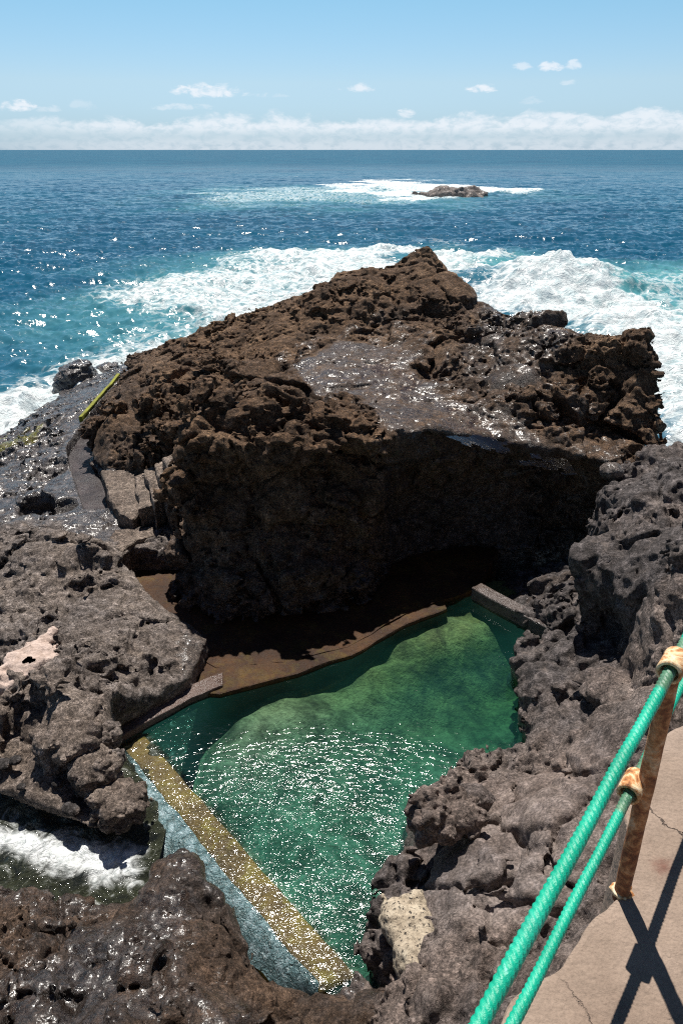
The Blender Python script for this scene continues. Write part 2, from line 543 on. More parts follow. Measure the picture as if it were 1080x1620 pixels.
def build_headland():
    g = Grid(-10.5, 9.0, 10.8, 36.5, -.5, 7.2, .043)
    ht = h_tps(g.X2, g.Y2)
    pr = np.stack([g.X2.ravel(), g.Y2.ravel(), np.zeros(g.X2.size, F32)], 1)
    wx, wy = [(.55 * pmap(lambda q: fbm(q * .9 + k, 4, 4), pr)).reshape(ht.shape) for k in (0, 50)]
    led = zone(LEDGE, g.X2 + wx, g.Y2 + wy, .5)
    ht = ht + (1 - led) * .16 * pmap(lambda q: fbm(q * .9, 3, 3), pr).reshape(ht.shape)
    # the summit knob and other upstanding blocks
    for (x, y, r, a) in [(*Y(678, 415, 23.4)[:2], .6, .12), (*Y(540, 668, 13.1)[:2], .5, .38), (*Y(325, 690, 12.7)[:2], .75, .35), (*Y(440, 630, 15)[:2], .75, .3), (*Y(700, 470, 21.6)[:2], .9, .35), (*Y(190, 690, 18.5)[:2], .6, .4), (*Y(250, 640, 18.4)[:2], .6, .4), (*Y(395, 600, 16.8)[:2], .7, .35)]:
        r2 = ((g.X2 - x) ** 2 + (g.Y2 - y) ** 2) / r ** 2
        ht = ht + a * np.clip(1.2 - r2, 0, 1) ** .6
    for (x, y, r, a) in [(*W(460, 660, 4.8)[:2], .55, .55), (*W(230, 680, 3.3)[:2], .45, .4), (*W(345, 640, 4.7)[:2], .4, .3)]:
        r2 = ((g.X2 - x) ** 2 + (g.Y2 - y) ** 2) / r ** 2
        ht = ht - a * np.clip(1.1 - r2, 0, 1) ** .7
    d = g.height(ht)
    side = poly_sd(HPOLY, g.X2, g.Y2)
    front = sstep(14.6, 13.4, g.Y2) * sstep(-3.2, -2.2, g.X2)
    zz = g.z
    und = 1.05 * sstep(4.2, 2.9, zz) - .3 * sstep(2.2, 1.6, zz)
    fl = .22 * np.exp(-((zz - 4.15) / .4) ** 2) - .72 * np.clip((4.0 - zz) / 2.0, 0, 1)
    lr = sstep(.4, 1.5, g.X2)[:, :, None]
    sd = side[:, :, None] + front[:, :, None] * (und[None, None, :] * lr + fl[None, None, :] * (1 - lr))
    d = smax(d, sd.astype(F32), .12)
    lsl = sstep(-2, -3.5, g.X2)
    amp = (1 - .8 * led) * (.42 + .26 * lsl + .10 * sstep(3.5, 5.5, g.X2) * sstep(16.5, 15.5, g.Y2)) * (1 - .5 * sstep(18, 22, g.Y2))
    def crag(P):
        k = sstep(4.15, 3.4, P[:, 2]) * sstep(14.6, 14.2, P[:, 1]) * sstep(-2.6, -1.6, P[:, 0])
        r = zone(LEDGE, P[:, 0], P[:, 1], .8)
        return lava(P, 11, big=.85, mid=.36, fine=.15, und=.34, flat=1.5, bsz=1.55, craggy=.7) * (1 + k * (.35 + 3.2 * r))
    d = g.perturb(d, crag, amp)
    V, Q = surface_nets(d, g.o, g.v)
    Vp = V * np.array([1, 1, 0], F32)
    led_v = zone(LEDGE, V[:, 0] + .55 * pmap(lambda q: fbm(q * .9, 4, 4), Vp), V[:, 1] + .55 * pmap(lambda q: fbm(q * .9 + 50, 4, 4), Vp), .8)
    n = pmap(lambda q: fbm(q * .5, 77, 3), V)
    wet = np.clip(led_v * .56 * (V[:, 2] > 4), 0, 1)
    wet = np.maximum(wet, .75 * sstep(2.8, 1.6, V[:, 2] + .5 * n))
    crest = zone(P2([(745, 470), (800, 480), (900, 505), (960, 545), (860, 600), (760, 590), (700, 560), (740, 520)], 5.2), V[:, 0], V[:, 1], 1.2)
    wet = np.maximum(wet, .5 * crest)
    # damp margin around the ledge
    wet = np.maximum(wet, .42 * zone(P2([(420, 560), (640, 530), (740, 600), (1000, 640), (1020, 750), (640, 720), (560, 660), (450, 640)], 4.7), V[:, 0], V[:, 1], .8))
    tint = np.clip(.1 + .3 * n + .45 * crest + .25 * led_v + .5 * sstep(3.8, 2, V[:, 2]), 0, 1)
    o = new_mesh('rock_headland', V, Q, BROWN, attrs_for(V, wet, tint))
    return tag(o, 'large brown lava headland between the pool and the sea, with a dark overhanging cliff', 'rock headland')


build_headland()

# rain and spray water lying on the ledge: the rock's own bumps give the puddles their outline
pm_ = M('puddle_water')
pb = pm_.bump(pm_.noise(5, 4, .6), .012)
pgl = pm_.n('BsdfGlossy', i={'Color': (1, 1, 1, 1), 'Roughness': .09, 'Normal': pb}).outputs[0]
ptr = pm_.n('BsdfTransparent', i={'Color': (.86, .8, .74, 1)}).outputs[0]
PUD = pm_.done(pm_.n('MixShader', i={0: pm_.math('MULTIPLY', pm_.n('Fresnel', i={'IOR': 1.33, 'Normal': pb}).outputs[0], 1.15, clamp=True), 1: ptr, 2: pgl}).outputs[0])
gx, gy = np.meshgrid(np.arange(-2.5, 6.5, .1), np.arange(12, 18.5, .1), indexing='ij')
lsd = poly_sd(LEDGE, gx, gy)
hz = h_tps(gx, gy)
hz = (hz + np.roll(hz, 1, 0) + np.roll(hz, -1, 0) + np.roll(hz, 1, 1) + np.roll(hz, -1, 1)) / 5 - .03
ok = (lsd < -.35) & (gx < 4.4) & (fbm(np.stack([gx.ravel() * 1.1, gy.ravel() * 1.6, gx.ravel() * 0], 1).astype(F32), 402, 4).reshape(gx.shape) > .02)
ni, nj = gx.shape
ii, jj = np.meshgrid(np.arange(ni - 1), np.arange(nj - 1), indexing='ij')
qd = np.stack([ii * nj + jj, (ii + 1) * nj + jj, (ii + 1) * nj + jj + 1, ii * nj + jj + 1], -1).reshape(-1, 4)[ok[:-1, :-1].ravel()]
used, inv = np.unique(qd, return_inverse=True)
tag(new_mesh('water', np.stack([gx.ravel(), gy.ravel(), hz.ravel()], 1)[used], inv.reshape(-1, 4), PUD), None, None, kind='structure')

# ================================================================== LEFT SHELF
ST = [W(40, 900, 2.5), W(150, 950, 2.4), W(250, 1000, 2.2), W(50, 1050, 2.45), W(250, 1080, 2.1), W(150, 1130, 2.45), W(50, 1180, 2.25), W(150, 1250, 1.97), W(0, 1230, 2.0), W(200, 1300, 1.9),
      W(100, 830, 2.3), W(30, 780, 2.2), W(120, 760, 2.3), W(50, 720, 2.1), W(100, 660, 2.0), W(150, 620, 2.0), W(190, 590, 1.95), W(0, 740, 1.8), W(40, 665, 1.1), W(110, 612, .8), W(0, 695, .4), W(60, 648, .4), W(200, 575, .4), W(150, 592, .5), W(0, 655, -.9), W(60, 612, -.9), W(130, 572, -.9), W(180, 556, -.9),
      W(180, 860, 2.3), W(160, 690, 2.2), W(300, 1050, 2.0), W(200, 1170, 2.1), W(100, 880, 2.6), W(60, 960, 2.5),
      (-14.5, 28, -.8), (-13, 34, -.7), (-13.5, 24, -.2), (-12, 18, 1.4), (-10, 12, 2.2), (-9, 9, 2.2), (-13, 12, 1.6), (-11, 39, -.8), (-8, 33, .9), (-6.5, 15, 2.3), (-16, 20, -.8), (-16, 10, 1.0)]
SPOLY = [(-2.3, 10.35), (-2.4, 9.45), (-3.3, 8.4), (-3.05, 7.6), (-2.7, 6.45), (-4.47, 7.13), (-9, 9.25), (-17, 12), (-17, 40), (-8, 40), (-8, 31), (-7, 24), (-6.5, 20.5), (-5.5, 17.3), (-4.6, 16.6), (-3.2, 16.2), (-3, 13.2), (-4.2, 13.2), (-4.35, 12.6), (-3.5, 11.4)]
TRENCH = [(-7.9, 25.2), (-7.6, 25.6), (-7.0, 20.4), (-5.9, 17.2), (-5.15, 15.05), (-5.75, 14.9), (-6.7, 17.0), (-7.55, 19.0), (-7.75, 20.6)]
s_tps = tps_fit(ST, .01)
PATCH = P2([(35, 1000), (65, 998), (78, 1020), (62, 1045), (50, 1060), (48, 1090), (22, 1092), (20, 1045)], 2.45)
ALG = [P2([(-30, 700), (30, 690), (70, 672), (60, 690), (30, 712), (-30, 720)], 1.7), P2([(-20, 690), (12, 683), (12, 692), (-20, 700)], 1.3), P2([(48, 645), (75, 636), (62, 650)], 1.3)]
FLATZ = P2([(110, 700), (140, 680), (200, 590), (215, 600), (160, 660), (150, 690), (180, 800), (230, 860), (180, 870), (110, 860), (70, 790), (90, 720)], 2.15)


def build_shelf():
    g = Grid(-16, -1.9, 5.6, 38, -.7, 3.5, .055)
    ht = s_tps(g.X2, g.Y2)
    flat = zone(FLATZ, g.X2, g.Y2, .6)
    for (px, py, z, r, a) in [(60, 800, 2.2, .35, .55), (100, 805, 2.2, .3, .3), (80, 740, 2.2, .5, .35), (40, 585 + 60, 1.2, .6, .3), (60, 683, 2.0, .4, .35), (45, 1150, 2.2, .35, .45), (130, 930, 2.4, .2, .15), (150, 1110, 2.1, .35, .3)]:
        x, y, _ = W(px, py, z)
        r2 = ((g.X2 - x) ** 2 + .6 * (g.Y2 - y) ** 2) / r ** 2
        ht = ht - a * np.clip(1.15 - r2, 0, 1) ** .5
    for (px, py, z, r, a) in [(118, 604, .9, .9, .85), (160, 590, .6, .8, .3), (90, 880, 2.5, .8, .2), (165, 895, 2.3, .4, .25), (120, 1120, 2.3, .7, .2), (60, 870, 2.4, .8, .15)]:
        x, y, _ = W(px, py, z)
        r2 = ((g.X2 - x) ** 2 + (g.Y2 - y) ** 2) / r ** 2
        ht = ht + a * np.clip(1.15 - r2, 0, 1) ** .5
    d = g.height(ht)
    side = poly_sd(SPOLY, g.X2, g.Y2)
    zz = g.z
    slab = sstep(9.5, 7.5, g.Y2) * sstep(-2.3, -2.9, g.X2)
    und = .16 * sstep(1.82, 1.76, zz) + .0 * zz
    d = smax(d, (side[:, :, None] + slab[:, :, None] * und[None, None, :]).astype(F32), .06)
    tr = poly_sd(TRENCH, g.X2, g.Y2)
    d = np.maximum(d, np.minimum(-tr, 9)[:, :, None] * 1.0 + 0 * zz[None, None, :])
    amp = (1 - .72 * flat) * (.60 - .3 * sstep(20, 25, g.Y2))
    edge = sstep(.0, -.35, side) * .75 + .25
    tre = sstep(0, .3, tr) * .8 + .2
    d = g.perturb(d, lambda P: lava(P, 31, big=.30, mid=.17, fine=.08, und=.14, crack=.06, flat=2.6, craggy=.6), (amp * edge * tre).astype(F32), band=.5)
    V, Q = surface_nets(d, g.o, g.v)
    n = pmap(lambda q: fbm(q * .6, 78, 3), V)
    x, y = V[:, 0], V[:, 1]
    wet = .95 * zone(FLATZ, x, y, .8)
    wet = np.maximum(wet, .7 * sstep(13.0, 15.0, y + .9 * n))
    wet = np.maximum(wet, .55 * zone(P2([(190, 900), (210, 890), (345, 1020), (300, 1090), (270, 1080), (280, 1000)], 2.0), x, y, .6))
    wet = np.maximum(wet, .85 * sstep(1.5, .6, V[:, 2]))
    tint = np.clip(.55 + .5 * n - .5 * sstep(9.0, 7.6, y) + .3 * sstep(13, 15, y), 0, 1)
    alg = np.zeros(len(V), F32)
    for a in ALG:
        alg = np.maximum(alg, zone(a, x, y, .5))
    alg = np.maximum(alg, .55 * zone(P2([(95, 700), (180, 600), (192, 596), (140, 650), (105, 690)], 2.0), x, y, .2))
    alg *= (V[:, 2] > .5)
    o = new_mesh('ground', V, Q, SHELF, attrs_for(V, wet, tint, alg))
    return tag(o, 'low grey brown lava shelf left of the pool', None, kind='structure')


build_shelf()

# ================================================================== NEAR LEFT OUTCROP
NT = [W(290, 1352, 2.05), W(240, 1380, 2.1), W(200, 1405, 1.7), W(120, 1402, 1.66), W(0, 1388, 1.62), W(60, 1450, 1.9), W(0, 1500, 2.4), W(0, 1610, 3.0), W(150, 1480, 2.3), W(250, 1450, 2.4), W(330, 1410, 2.15), W(385, 1490, 2.1), W(300, 1520, 2.6), W(200, 1560, 2.8), W(350, 1600, 2.7), W(425, 1545, 2.05), W(450, 1570, 2.0), W(480, 1592, 2.05), W(540, 1605, 2.2), W(420, 1610, 2.6),
      (-3, 2.6, 3.4), (-1, 3, 3.2), (.5, 3.2, 3.2), (-5, 4, 2.8), (-5.5, 6.4, 1.3), (1, 3.6, 3.1)]
NPOLY = [(-6, 6.9)] + P2([(0, 1385), (60, 1395), (130, 1405), (200, 1408), (235, 1378), (262, 1358), (292, 1350), (312, 1375), (330, 1410), (365, 1440), (388, 1490), (415, 1530), (440, 1560), (485, 1570), (530, 1584), (568, 1588)], 1.8) + [(1.5, 4.4), (1.5, 2), (-6, 2)]
n_tps = tps_fit(NT, .01)


def build_near():
    g = Grid(-5.6, 1.3, 2.3, 7.3, .3, 3.9, .03)
    ht = n_tps(g.X2, g.Y2)
    d = g.height(ht)
    side = poly_sd(NPOLY, g.X2, g.Y2)
    d = smax(d, (side[:, :, None] - .25 * sstep(1.7, .8, g.z)[None, None, :]).astype(F32), .12)
    edge = (sstep(.15, -.4, side) * .6 + .4) * .8
    d = g.perturb(d, lambda P: lava(P, 41, big=.24, mid=.13, fine=.05, und=.2, flat=1.2), edge.astype(F32), band=.5)
    V, Q = surface_nets(d, g.o, g.v)
    n = pmap(lambda q: fbm(q * .9, 79, 3), V)
    x, y = V[:, 0], V[:, 1]
    wet = np.clip(.62 + .5 * n, 0, 1) * (1 - .8 * zone(P2([(300, 1390), (400, 1480), (470, 1560), (560, 1560), (600, 1640), (430, 1640), (400, 1560)], 2.2), x, y, .6))
    tint = np.clip(.25 + .7 * n, 0, 1)
    alg = .5 * sstep(1.75, 1.4, V[:, 2]) * sstep(-2.0, -2.6, x)
    alg = np.maximum(alg, .33 * zone(P2([(60, 1540), (120, 1500), (110, 1580), (70, 1600)], 2.4), x, y, .5))
    o = new_mesh('rock_outcrop', V, Q, NEAR, attrs_for(V, wet, tint, alg))
    return tag(o, 'wet glistening dark rock below the foaming channel, left of the overflow wall', 'rock outcrop')


build_near()

# ================================================================== RIGHT SLOPE AND CRAG
POOLP = [(-3.3, 8.45), (.12, 4.5), W(568, 1548, 1.6)[:2], W(605, 1430, 1.6)[:2], W(643, 1340, 1.6)[:2], W(660, 1280, 1.6)[:2], W(740, 1232, 1.6)[:2], W(800, 1212, 1.6)[:2], W(832, 1200, 1.6)[:2], W(812, 1080, 1.6)[:2], W(828, 1035, 1.6)[:2], (4.0, 10.6), (2.64, 12.3), W(640, 985, 1.6)[:2], W(550, 1035, 1.6)[:2], W(470, 1062, 1.6)[:2], W(345, 1092, 1.6)[:2]]
RT = [W(*q) for q in [(660, 1300, 2.1), (720, 1240, 2.2), (800, 1240, 2.35), (830, 1180, 2.25), (860, 1050, 2.35), (900, 1100, 2.5), (930, 1060, 2.6), (860, 1180, 2.4), (840, 1040, 2.15), (830, 1120, 2.15),
      (900, 1200, 2.7), (950, 1130, 2.9), (1000, 1060, 3.3), (1000, 1150, 3.3), (1060, 1000, 4.0), (1060, 1100, 3.8), (980, 1010, 3.0), (1080, 930, 4.4),
      (800, 1300, 2.65), (850, 1250, 2.65), (760, 1350, 2.65), (700, 1350, 2.4), (680, 1420, 2.4), (760, 1430, 2.8), (850, 1350, 2.95), (900, 1300, 3.05), (950, 1250, 3.2), (1000, 1200, 3.3), (900, 1420, 3.2), (860, 1480, 3.2), (800, 1550, 3.15), (720, 1560, 2.9), (650, 1560, 2.7), (585, 1570, 1.9), (640, 1480, 2.4), (720, 1480, 2.75), (560, 1612, 1.9), (650, 1610, 2.85), (760, 1620, 3.2), (612, 1430, 2.0), (930, 1400, 3.25), (820, 1600, 3.35), (870, 1530, 3.4)]] + [
      (2, 1, 4.3), (1, 0, 4.2), (3, 2.5, 4.4), (0, 2, 3.1), (-.5, 3, 2.4), (4, 5, 3.9), (5.5, 6.5, 4.3), (7, 9, 4.9), (7, 4, 4.8),
      (3.9, 10.2, 2.3), (3.5, 11, 2.0), (4.5, 12, 2.2), (7.5, 12, 3.5)]
r_tps = tps_fit(RT, .01)
UT = [W(900, 872, 3.95), W(915, 860, 4.0), W(960, 850, 4.15), W(1000, 800, 4.4), W(985, 765, 4.3), W(1080, 720, 4.5), W(1080, 860, 4.9), W(1040, 780, 4.6), W(1040, 940, 4.3), W(1000, 930, 3.9), (8, 9, 5), (8.5, 12, 4.5), (6, 7.2, 5.1), (4.6, 7.6, 4.6), W(950, 760, 4.1), W(1080, 690, 4.3)]
u_tps = tps_fit(UT, .01)
UPOLY = [(3.5, 10.35), (3.6, 9.85), (3.95, 9.45), (4.15, 8.8), (4.0, 7.9), (5, 6.3), (9, 6.3), (9, 13.4), (6.6, 13.3), (5.3, 12.9), (4.6, 12.2), (4.5, 11.2), (3.9, 10.8)]


def build_right():
    g = Grid(-.6, 8, .5, 13.6, .6, 7.9, .035)
    lo = r_tps(g.X2, g.Y2)
    for (px, py, z, r, a) in [(880, 1020, 2.3, .4, .2), (740, 1250, 2.3, .35, .15), (830, 1330, 2.8, .6, .2), (920, 1320, 3.0, .6, .18), (830, 1250, 2.6, .6, .15), (720, 1400, 2.5, .45, .15), (790, 1440, 2.8, .5, .15), (960, 1180, 3.0, .6, .25)]:
        x, y, _ = W(px, py, z)
        r2 = ((g.X2 - x) ** 2 + (g.Y2 - y) ** 2) / r ** 2
        lo = lo + a * np.clip(1.15 - r2, 0, 1) ** .5
    d = g.height(lo)
    up = u_tps(g.X2, g.Y2)
    du = smax(g.height(up), poly_sd(UPOLY, g.X2, g.Y2)[:, :, None] + .28 * sstep(3.6, 2.6, g.z)[None, None, :], .25)
    d = smin(d, du.astype(F32), .2)
    pool = poly_sd(POOLP, g.X2, g.Y2)
    d = np.maximum(d, -(pool[:, :, None] + .0 - .28 * sstep(1.9, 2.5, g.z)[None, None, :] * sstep(7, 8, g.Y2)[:, :, None])).astype(F32)
    SMO = P2([(645, 1300), (740, 1238), (830, 1208), (900, 1190), (950, 1230), (1000, 1260), (960, 1400), (880, 1500), (770, 1500), (700, 1440), (650, 1400)], 2.75)
    smooth = zone(SMO, g.X2, g.Y2, .35)
    P = lambda Q: lava(Q, 51, big=.10, mid=.012, fine=.004, und=.12, crack=.16, csz=.8, craggy=.2, bsz=.9)
    R = lambda Q: lava(Q, 61, big=.42, mid=.2, fine=.07, und=.26, flat=.9, bsz=1.2)
    d0 = d.copy()
    d = g.perturb(d, P, smooth.astype(F32), band=.55)
    d1 = d0.copy()
    d0 = g.perturb(d0, R, (1 - smooth).astype(F32) * (.42 + .18 * sstep(5, 9, g.Y2)).astype(F32), band=.6) - d1 + d
    V, Q = surface_nets(d0, g.o, g.v)
    n = pmap(lambda q: fbm(q * .9, 80, 3), V)
    x, y = V[:, 0], V[:, 1]
    tint = np.clip(.45 + .6 * n + .45 * sstep(7.5, 9.5, y) - .7 * zone(P2([(560, 1550), (650, 1500), (800, 1500), (900, 1640), (560, 1640)], 2.6), x, y, 1.0), 0, 1)
    wet = .8 * sstep(1.95, 1.65, V[:, 2] + .1 * n) + .4 * zone([(5.5, 12.2), (8, 11.5), (8, 13.6), (5.5, 13.4)], x, y, .5)
    at_ = attrs_for(V, np.clip(wet, 0, 1), tint)
    at_['polish'] = zone(SMO, x, y, .5)
    o = new_mesh('cliff', V, Q, GREY, at_)
    return tag(o, 'grey lava cliff falling from the concrete walkway down to the right side of the pool', 'cliff')


build_right()

# ================================================================== concrete, steps, pool walls
def conc_mat(name, a, b, c, wet=0., rough=.85, algae=0., bump=1.):
    m = M(name)
    n1, n2, n3 = m.noise(1.3, 7, .65), m.noise(9, 6, .65), m.noise(60, 4, .6)
    col = m.ramp(n1, [(.3, a), (.5, b), (.7, c)])
    col = m.mix(1., col, m.ramp(n2, [(.28, .7), (.5, 1.), (.75, 1.3)]), 'MULTIPLY')
    col = m.mix(1., col, m.ramp(n3, [(.28, .75), (.5, 1.), (.72, 1.25)]), 'MULTIPLY')
    if algae:
        col = m.mix(m.math('MULTIPLY', m.mr(m.noise(3.2, 6, .7), .5, .62), algae), col, m.ramp(n2, [(.3, (.13, .09, .01)), (.7, (.3, .28, .02))]))
    rg = m.ramp(n2, [(.3, rough - .15), (.7, min(1, rough + .1))])
    b1 = m.bump(m.noise(16, 8, .7), .04 * bump)
    b2 = m.bump(n3, .012 * bump, normal=b1)
    return m.done(m.pbsdf(Base_Color=col, Roughness=rg, Normal=b2, Specular_IOR_Level=.3 + .35 * wet))


WETCONC = conc_mat('wet_concrete', (.05, .038, .034), (.085, .066, .06), (.15, .12, .11), wet=1, rough=.32)
TREAD = conc_mat('worn_step_concrete', (.07, .052, .042), (.13, .1, .08), (.22, .175, .145), rough=.75)
BROWNWET = conc_mat('brown_wet_slab', (.018, .0068, .0022), (.042, .0165, .0045), (.085, .038, .01), wet=0, rough=.62, algae=.1, bump=.8)
ALGWALL = conc_mat('algae_covered_wall', (.055, .032, .006), (.12, .075, .01), (.21, .16, .022), wet=1, rough=.4, algae=.5)
PATHM = conc_mat('wet_path', (.016, .011, .011), (.03, .021, .021), (.055, .04, .041), wet=0, rough=.42, bump=.5)


def prism(poly, z0, z1, name, mat, parent=None, bevel=.03, cuts=0, jitter=0., seed=1):
    bm = bmesh.new()
    vs = [bm.verts.new((x, y, z1)) for x, y in poly]
    f = bm.faces.new(vs)
    r = bmesh.ops.extrude_face_region(bm, geom=[f])
    bmesh.ops.translate(bm, verts=[v for v in r['geom'] if isinstance(v, bmesh.types.BMVert)], vec=(0, 0, z0 - z1))
    bmesh.ops.recalc_face_normals(bm, faces=bm.faces)
    if bevel:
        bmesh.ops.bevel(bm, geom=list(bm.edges), offset=bevel, segments=2, affect='EDGES', profile=.5)
    bmesh.ops.triangulate(bm, faces=[f for f in bm.faces if len(f.verts) > 4])
    for _ in range(cuts):
        bmesh.ops.subdivide_edges(bm, edges=[e for e in bm.edges if e.calc_length() > .12], cuts=1, use_grid_fill=True)
    if jitter:
        bm.verts.ensure_lookup_table()
        co = np.array([v.co[:] for v in bm.verts], F32)
        dn = np.stack([fbm(co * 2.2 + 17 * k, seed + k, 4) for k in range(3)], 1) * jitter
        for v, e in zip(bm.verts, dn):
            v.co.x += e[0]; v.co.y += e[1]; v.co.z += e[2]
    return bm_obj(name, bm, mat, parent, smooth=False)


def strip(a, b, w):
    (ax, ay), (bx, by) = a, b
    l = math.hypot(bx - ax, by - ay)
    nx, ny = -(by - ay) / l * w / 2, (bx - ax) / l * w / 2
    return [(ax + nx, ay + ny), (bx + nx, by + ny), (bx - nx, by - ny), (ax - nx, ay - ny)]


# trench path: wet floor sheet
bigtr = [(-8.1, 25.9), (-7.3, 25.9), (-6.6, 20.4), (-5.6, 17.2), (-4.9, 15.0), (-5.9, 14.7), (-6.9, 17.0), (-7.75, 19.0), (-8.0, 20.6)]
o = prism(bigtr, 1.2, 1.84, 'path', PATHM, bevel=0, cuts=3, jitter=.03)
tag(o, None, None, kind='structure')
# passage floor by the cliff foot
pas = [(-5.2, 14.9), (-3.0, 14.6), (-2.6, 13.2), (1, 13.6), (3.6, 14.6), (2.75, 12.55), (1.2, 11.6), (.1, 10.6), (-.8, 10.2), (-2.1, 10.0), (-3.3, 11.0), (-4.6, 12.6)]
o = prism(pas, .6, 1.70, 'path', BROWNWET, bevel=0, cuts=3, jitter=.05, seed=5)
tag(o, None, None, kind='structure')

# steps
st = empty('rock_steps', (-4.4, 14.9, 1.9), 'short flight of worn stone steps cut beside the sunken wet path', 'steps')


def loc(o, root):
    o.location = tuple(-c for c in root.location)


land = P2([(160, 745), (215, 742), (238, 795), (205, 822), (190, 815), (175, 798)], 2.5)
o = prism(land, 1.75, 2.5, 'landing', SHELF, st, .05, 4, .11, 3); loc(o, st)
for k, (a, b, c, d_, z) in enumerate([((212, 752), (228, 745), (246, 796), (222, 805), 2.72), ((228, 742), (244, 735), (262, 782), (243, 795), 2.93), ((243, 732), (258, 724), (284, 768), (262, 780), 3.14), ((256, 722), (275, 716), (300, 756), (283, 766), 3.35)]):
    o = prism(P2([a, b, c, d_], z), 1.75, z, 'step', SHELF, st, .04, 4, .10, 20 + k); loc(o, st)

sl = prism(P2([(168, 858), (185, 838), (246, 832), (254, 846), (215, 856), (190, 878)], 2.3), 1.72, 2.3, 'stone_slab', SHELF, None, .05, 4, .13, 9)
tag(sl, 'dark flat stone slab lying across the passage at the foot of the steps', 'stone slab')

# kerb with algae on the path side
kb = prism(strip(W(189, 597, 2.1)[:2], W(128, 664, 2.15)[:2], .11), 1.6, 2.24, 'kerb', conc_mat('bright_algae', (.10, .09, .01), (.24, .25, .02), (.36, .38, .03), rough=.7), None, .02, 3, .05, 4)
tag(kb, 'thin concrete kerb with bright yellow green algae along the wet path', 'kerb')

# pool coping, ledge
cw = prism(P2([(180, 1160), (196, 1140), (298, 1085), (352, 1062), (352, 1084), (300, 1104), (190, 1166)], 1.73), .3, 1.73, 'pool_coping', BROWNWET, None, .02, 3, .025, 6)
cw.data.materials[0] = conc_mat('wet_brown_coping', (.07, .045, .035), (.12, .08, .065), (.2, .15, .13), wet=1, rough=.3)
tag(cw, 'low wet brown concrete coping along the shelf edge of the pool', 'coping')
ld = prism(P2([(300, 1030), (360, 1010), (450, 1000), (560, 1000), (660, 960), (700, 945), (708, 962), (640, 988), (556, 1036), (520, 1046), (470, 1066), (348, 1098), (300, 1094)], 1.69), .1, 1.69, 'pool_ledge', BROWNWET, None, .03, 4, .028, 7)
tag(ld, 'submerged looking orange brown ledge below the dark cliff at the pool edge', 'pool ledge')
sb = prism(P2([(462, 1082), (540, 1052), (552, 1068), (478, 1104)], 1.3), .0, 1.32, 'sunken_block', ALGWALL, None, .04, 3, .06, 8)
tag(sb, 'yellow green block under the water beside the brown ledge', 'stone block')

# far weir
fw = prism(strip((2.62, 12.35), (4.15, 10.55), .30), .2, 1.86, 'pool_wall', WETCONC, None, .03, 3, .05, 12)
tag(fw, 'wet dark concrete wall with glinting top at the far right corner of the pool', 'pool wall')

# overflow wall: crest just under water, sloping outer face
A_in, B_in = W(232, 1163, 1.58), W(565, 1545, 1.58)
A_out, B_out = W(192, 1178, 1.58), W(503, 1560, 1.58)
FOOT = [W(a, b, 1.22) for a, b in [(190, 1190), (203, 1250), (198, 1310), (215, 1350), (262, 1385), (310, 1425), (350, 1470), (400, 1530), (450, 1580), (495, 1610)]]


def foot(t):
    u = min(max(t, 0), .9999) * (len(FOOT) - 1)
    k = int(u)
    return np.array(FOOT[k]) * (1 - u + k) + np.array(FOOT[k + 1]) * (u - k)


bm = bmesh.new()
NS = 60
rows = []
for i in range(NS + 1):
    t = i / NS
    L = lambda p, q: np.array(p) * (1 - t) + np.array(q) * t
    ci, co_, ft = L(A_in, B_in), L(A_out, B_out), foot(t)
    bot = ci + np.array([0, 0, -1.6])
    ins = co_ * .06 + ci * .94
    pts = [bot, ci + np.array([0, 0, -.04]), ins] + [ci * (1 - a) + co_ * a for a in (.25, .5, .75, .94)] + [co_ + np.array([0, 0, -.03])] + [co_ * (1 - a) + ft * a + np.array([0, 0, .07 * math.sin(math.pi * a)]) for a in (.2, .4, .6, .8, 1.)] + [ft + np.array([0, 0, -.8])]
    rows.append([bm.verts.new(Vv) for Vv in pts])
for r0, r1 in zip(rows, rows[1:]):
    for a, b, c, d_ in zip(r0, r0[1:], r1[1:], r1):
        bm.faces.new((a, b, c, d_))
bm.faces.new(rows[0]); bm.faces.new(rows[-1])
for i, v in enumerate(bm.verts):
    e = fbm(np.array([v.co[:]], F32) * 2.5, 5, 3)[0] * .035
    v.co.z += e; v.co.x += e * .6
ow = bm_obj('overflow_wall', bm, ALGWALL, None, True)
tag(ow, 'algae yellow overflow wall with pool water spilling over its sloping outer face', 'pool wall')

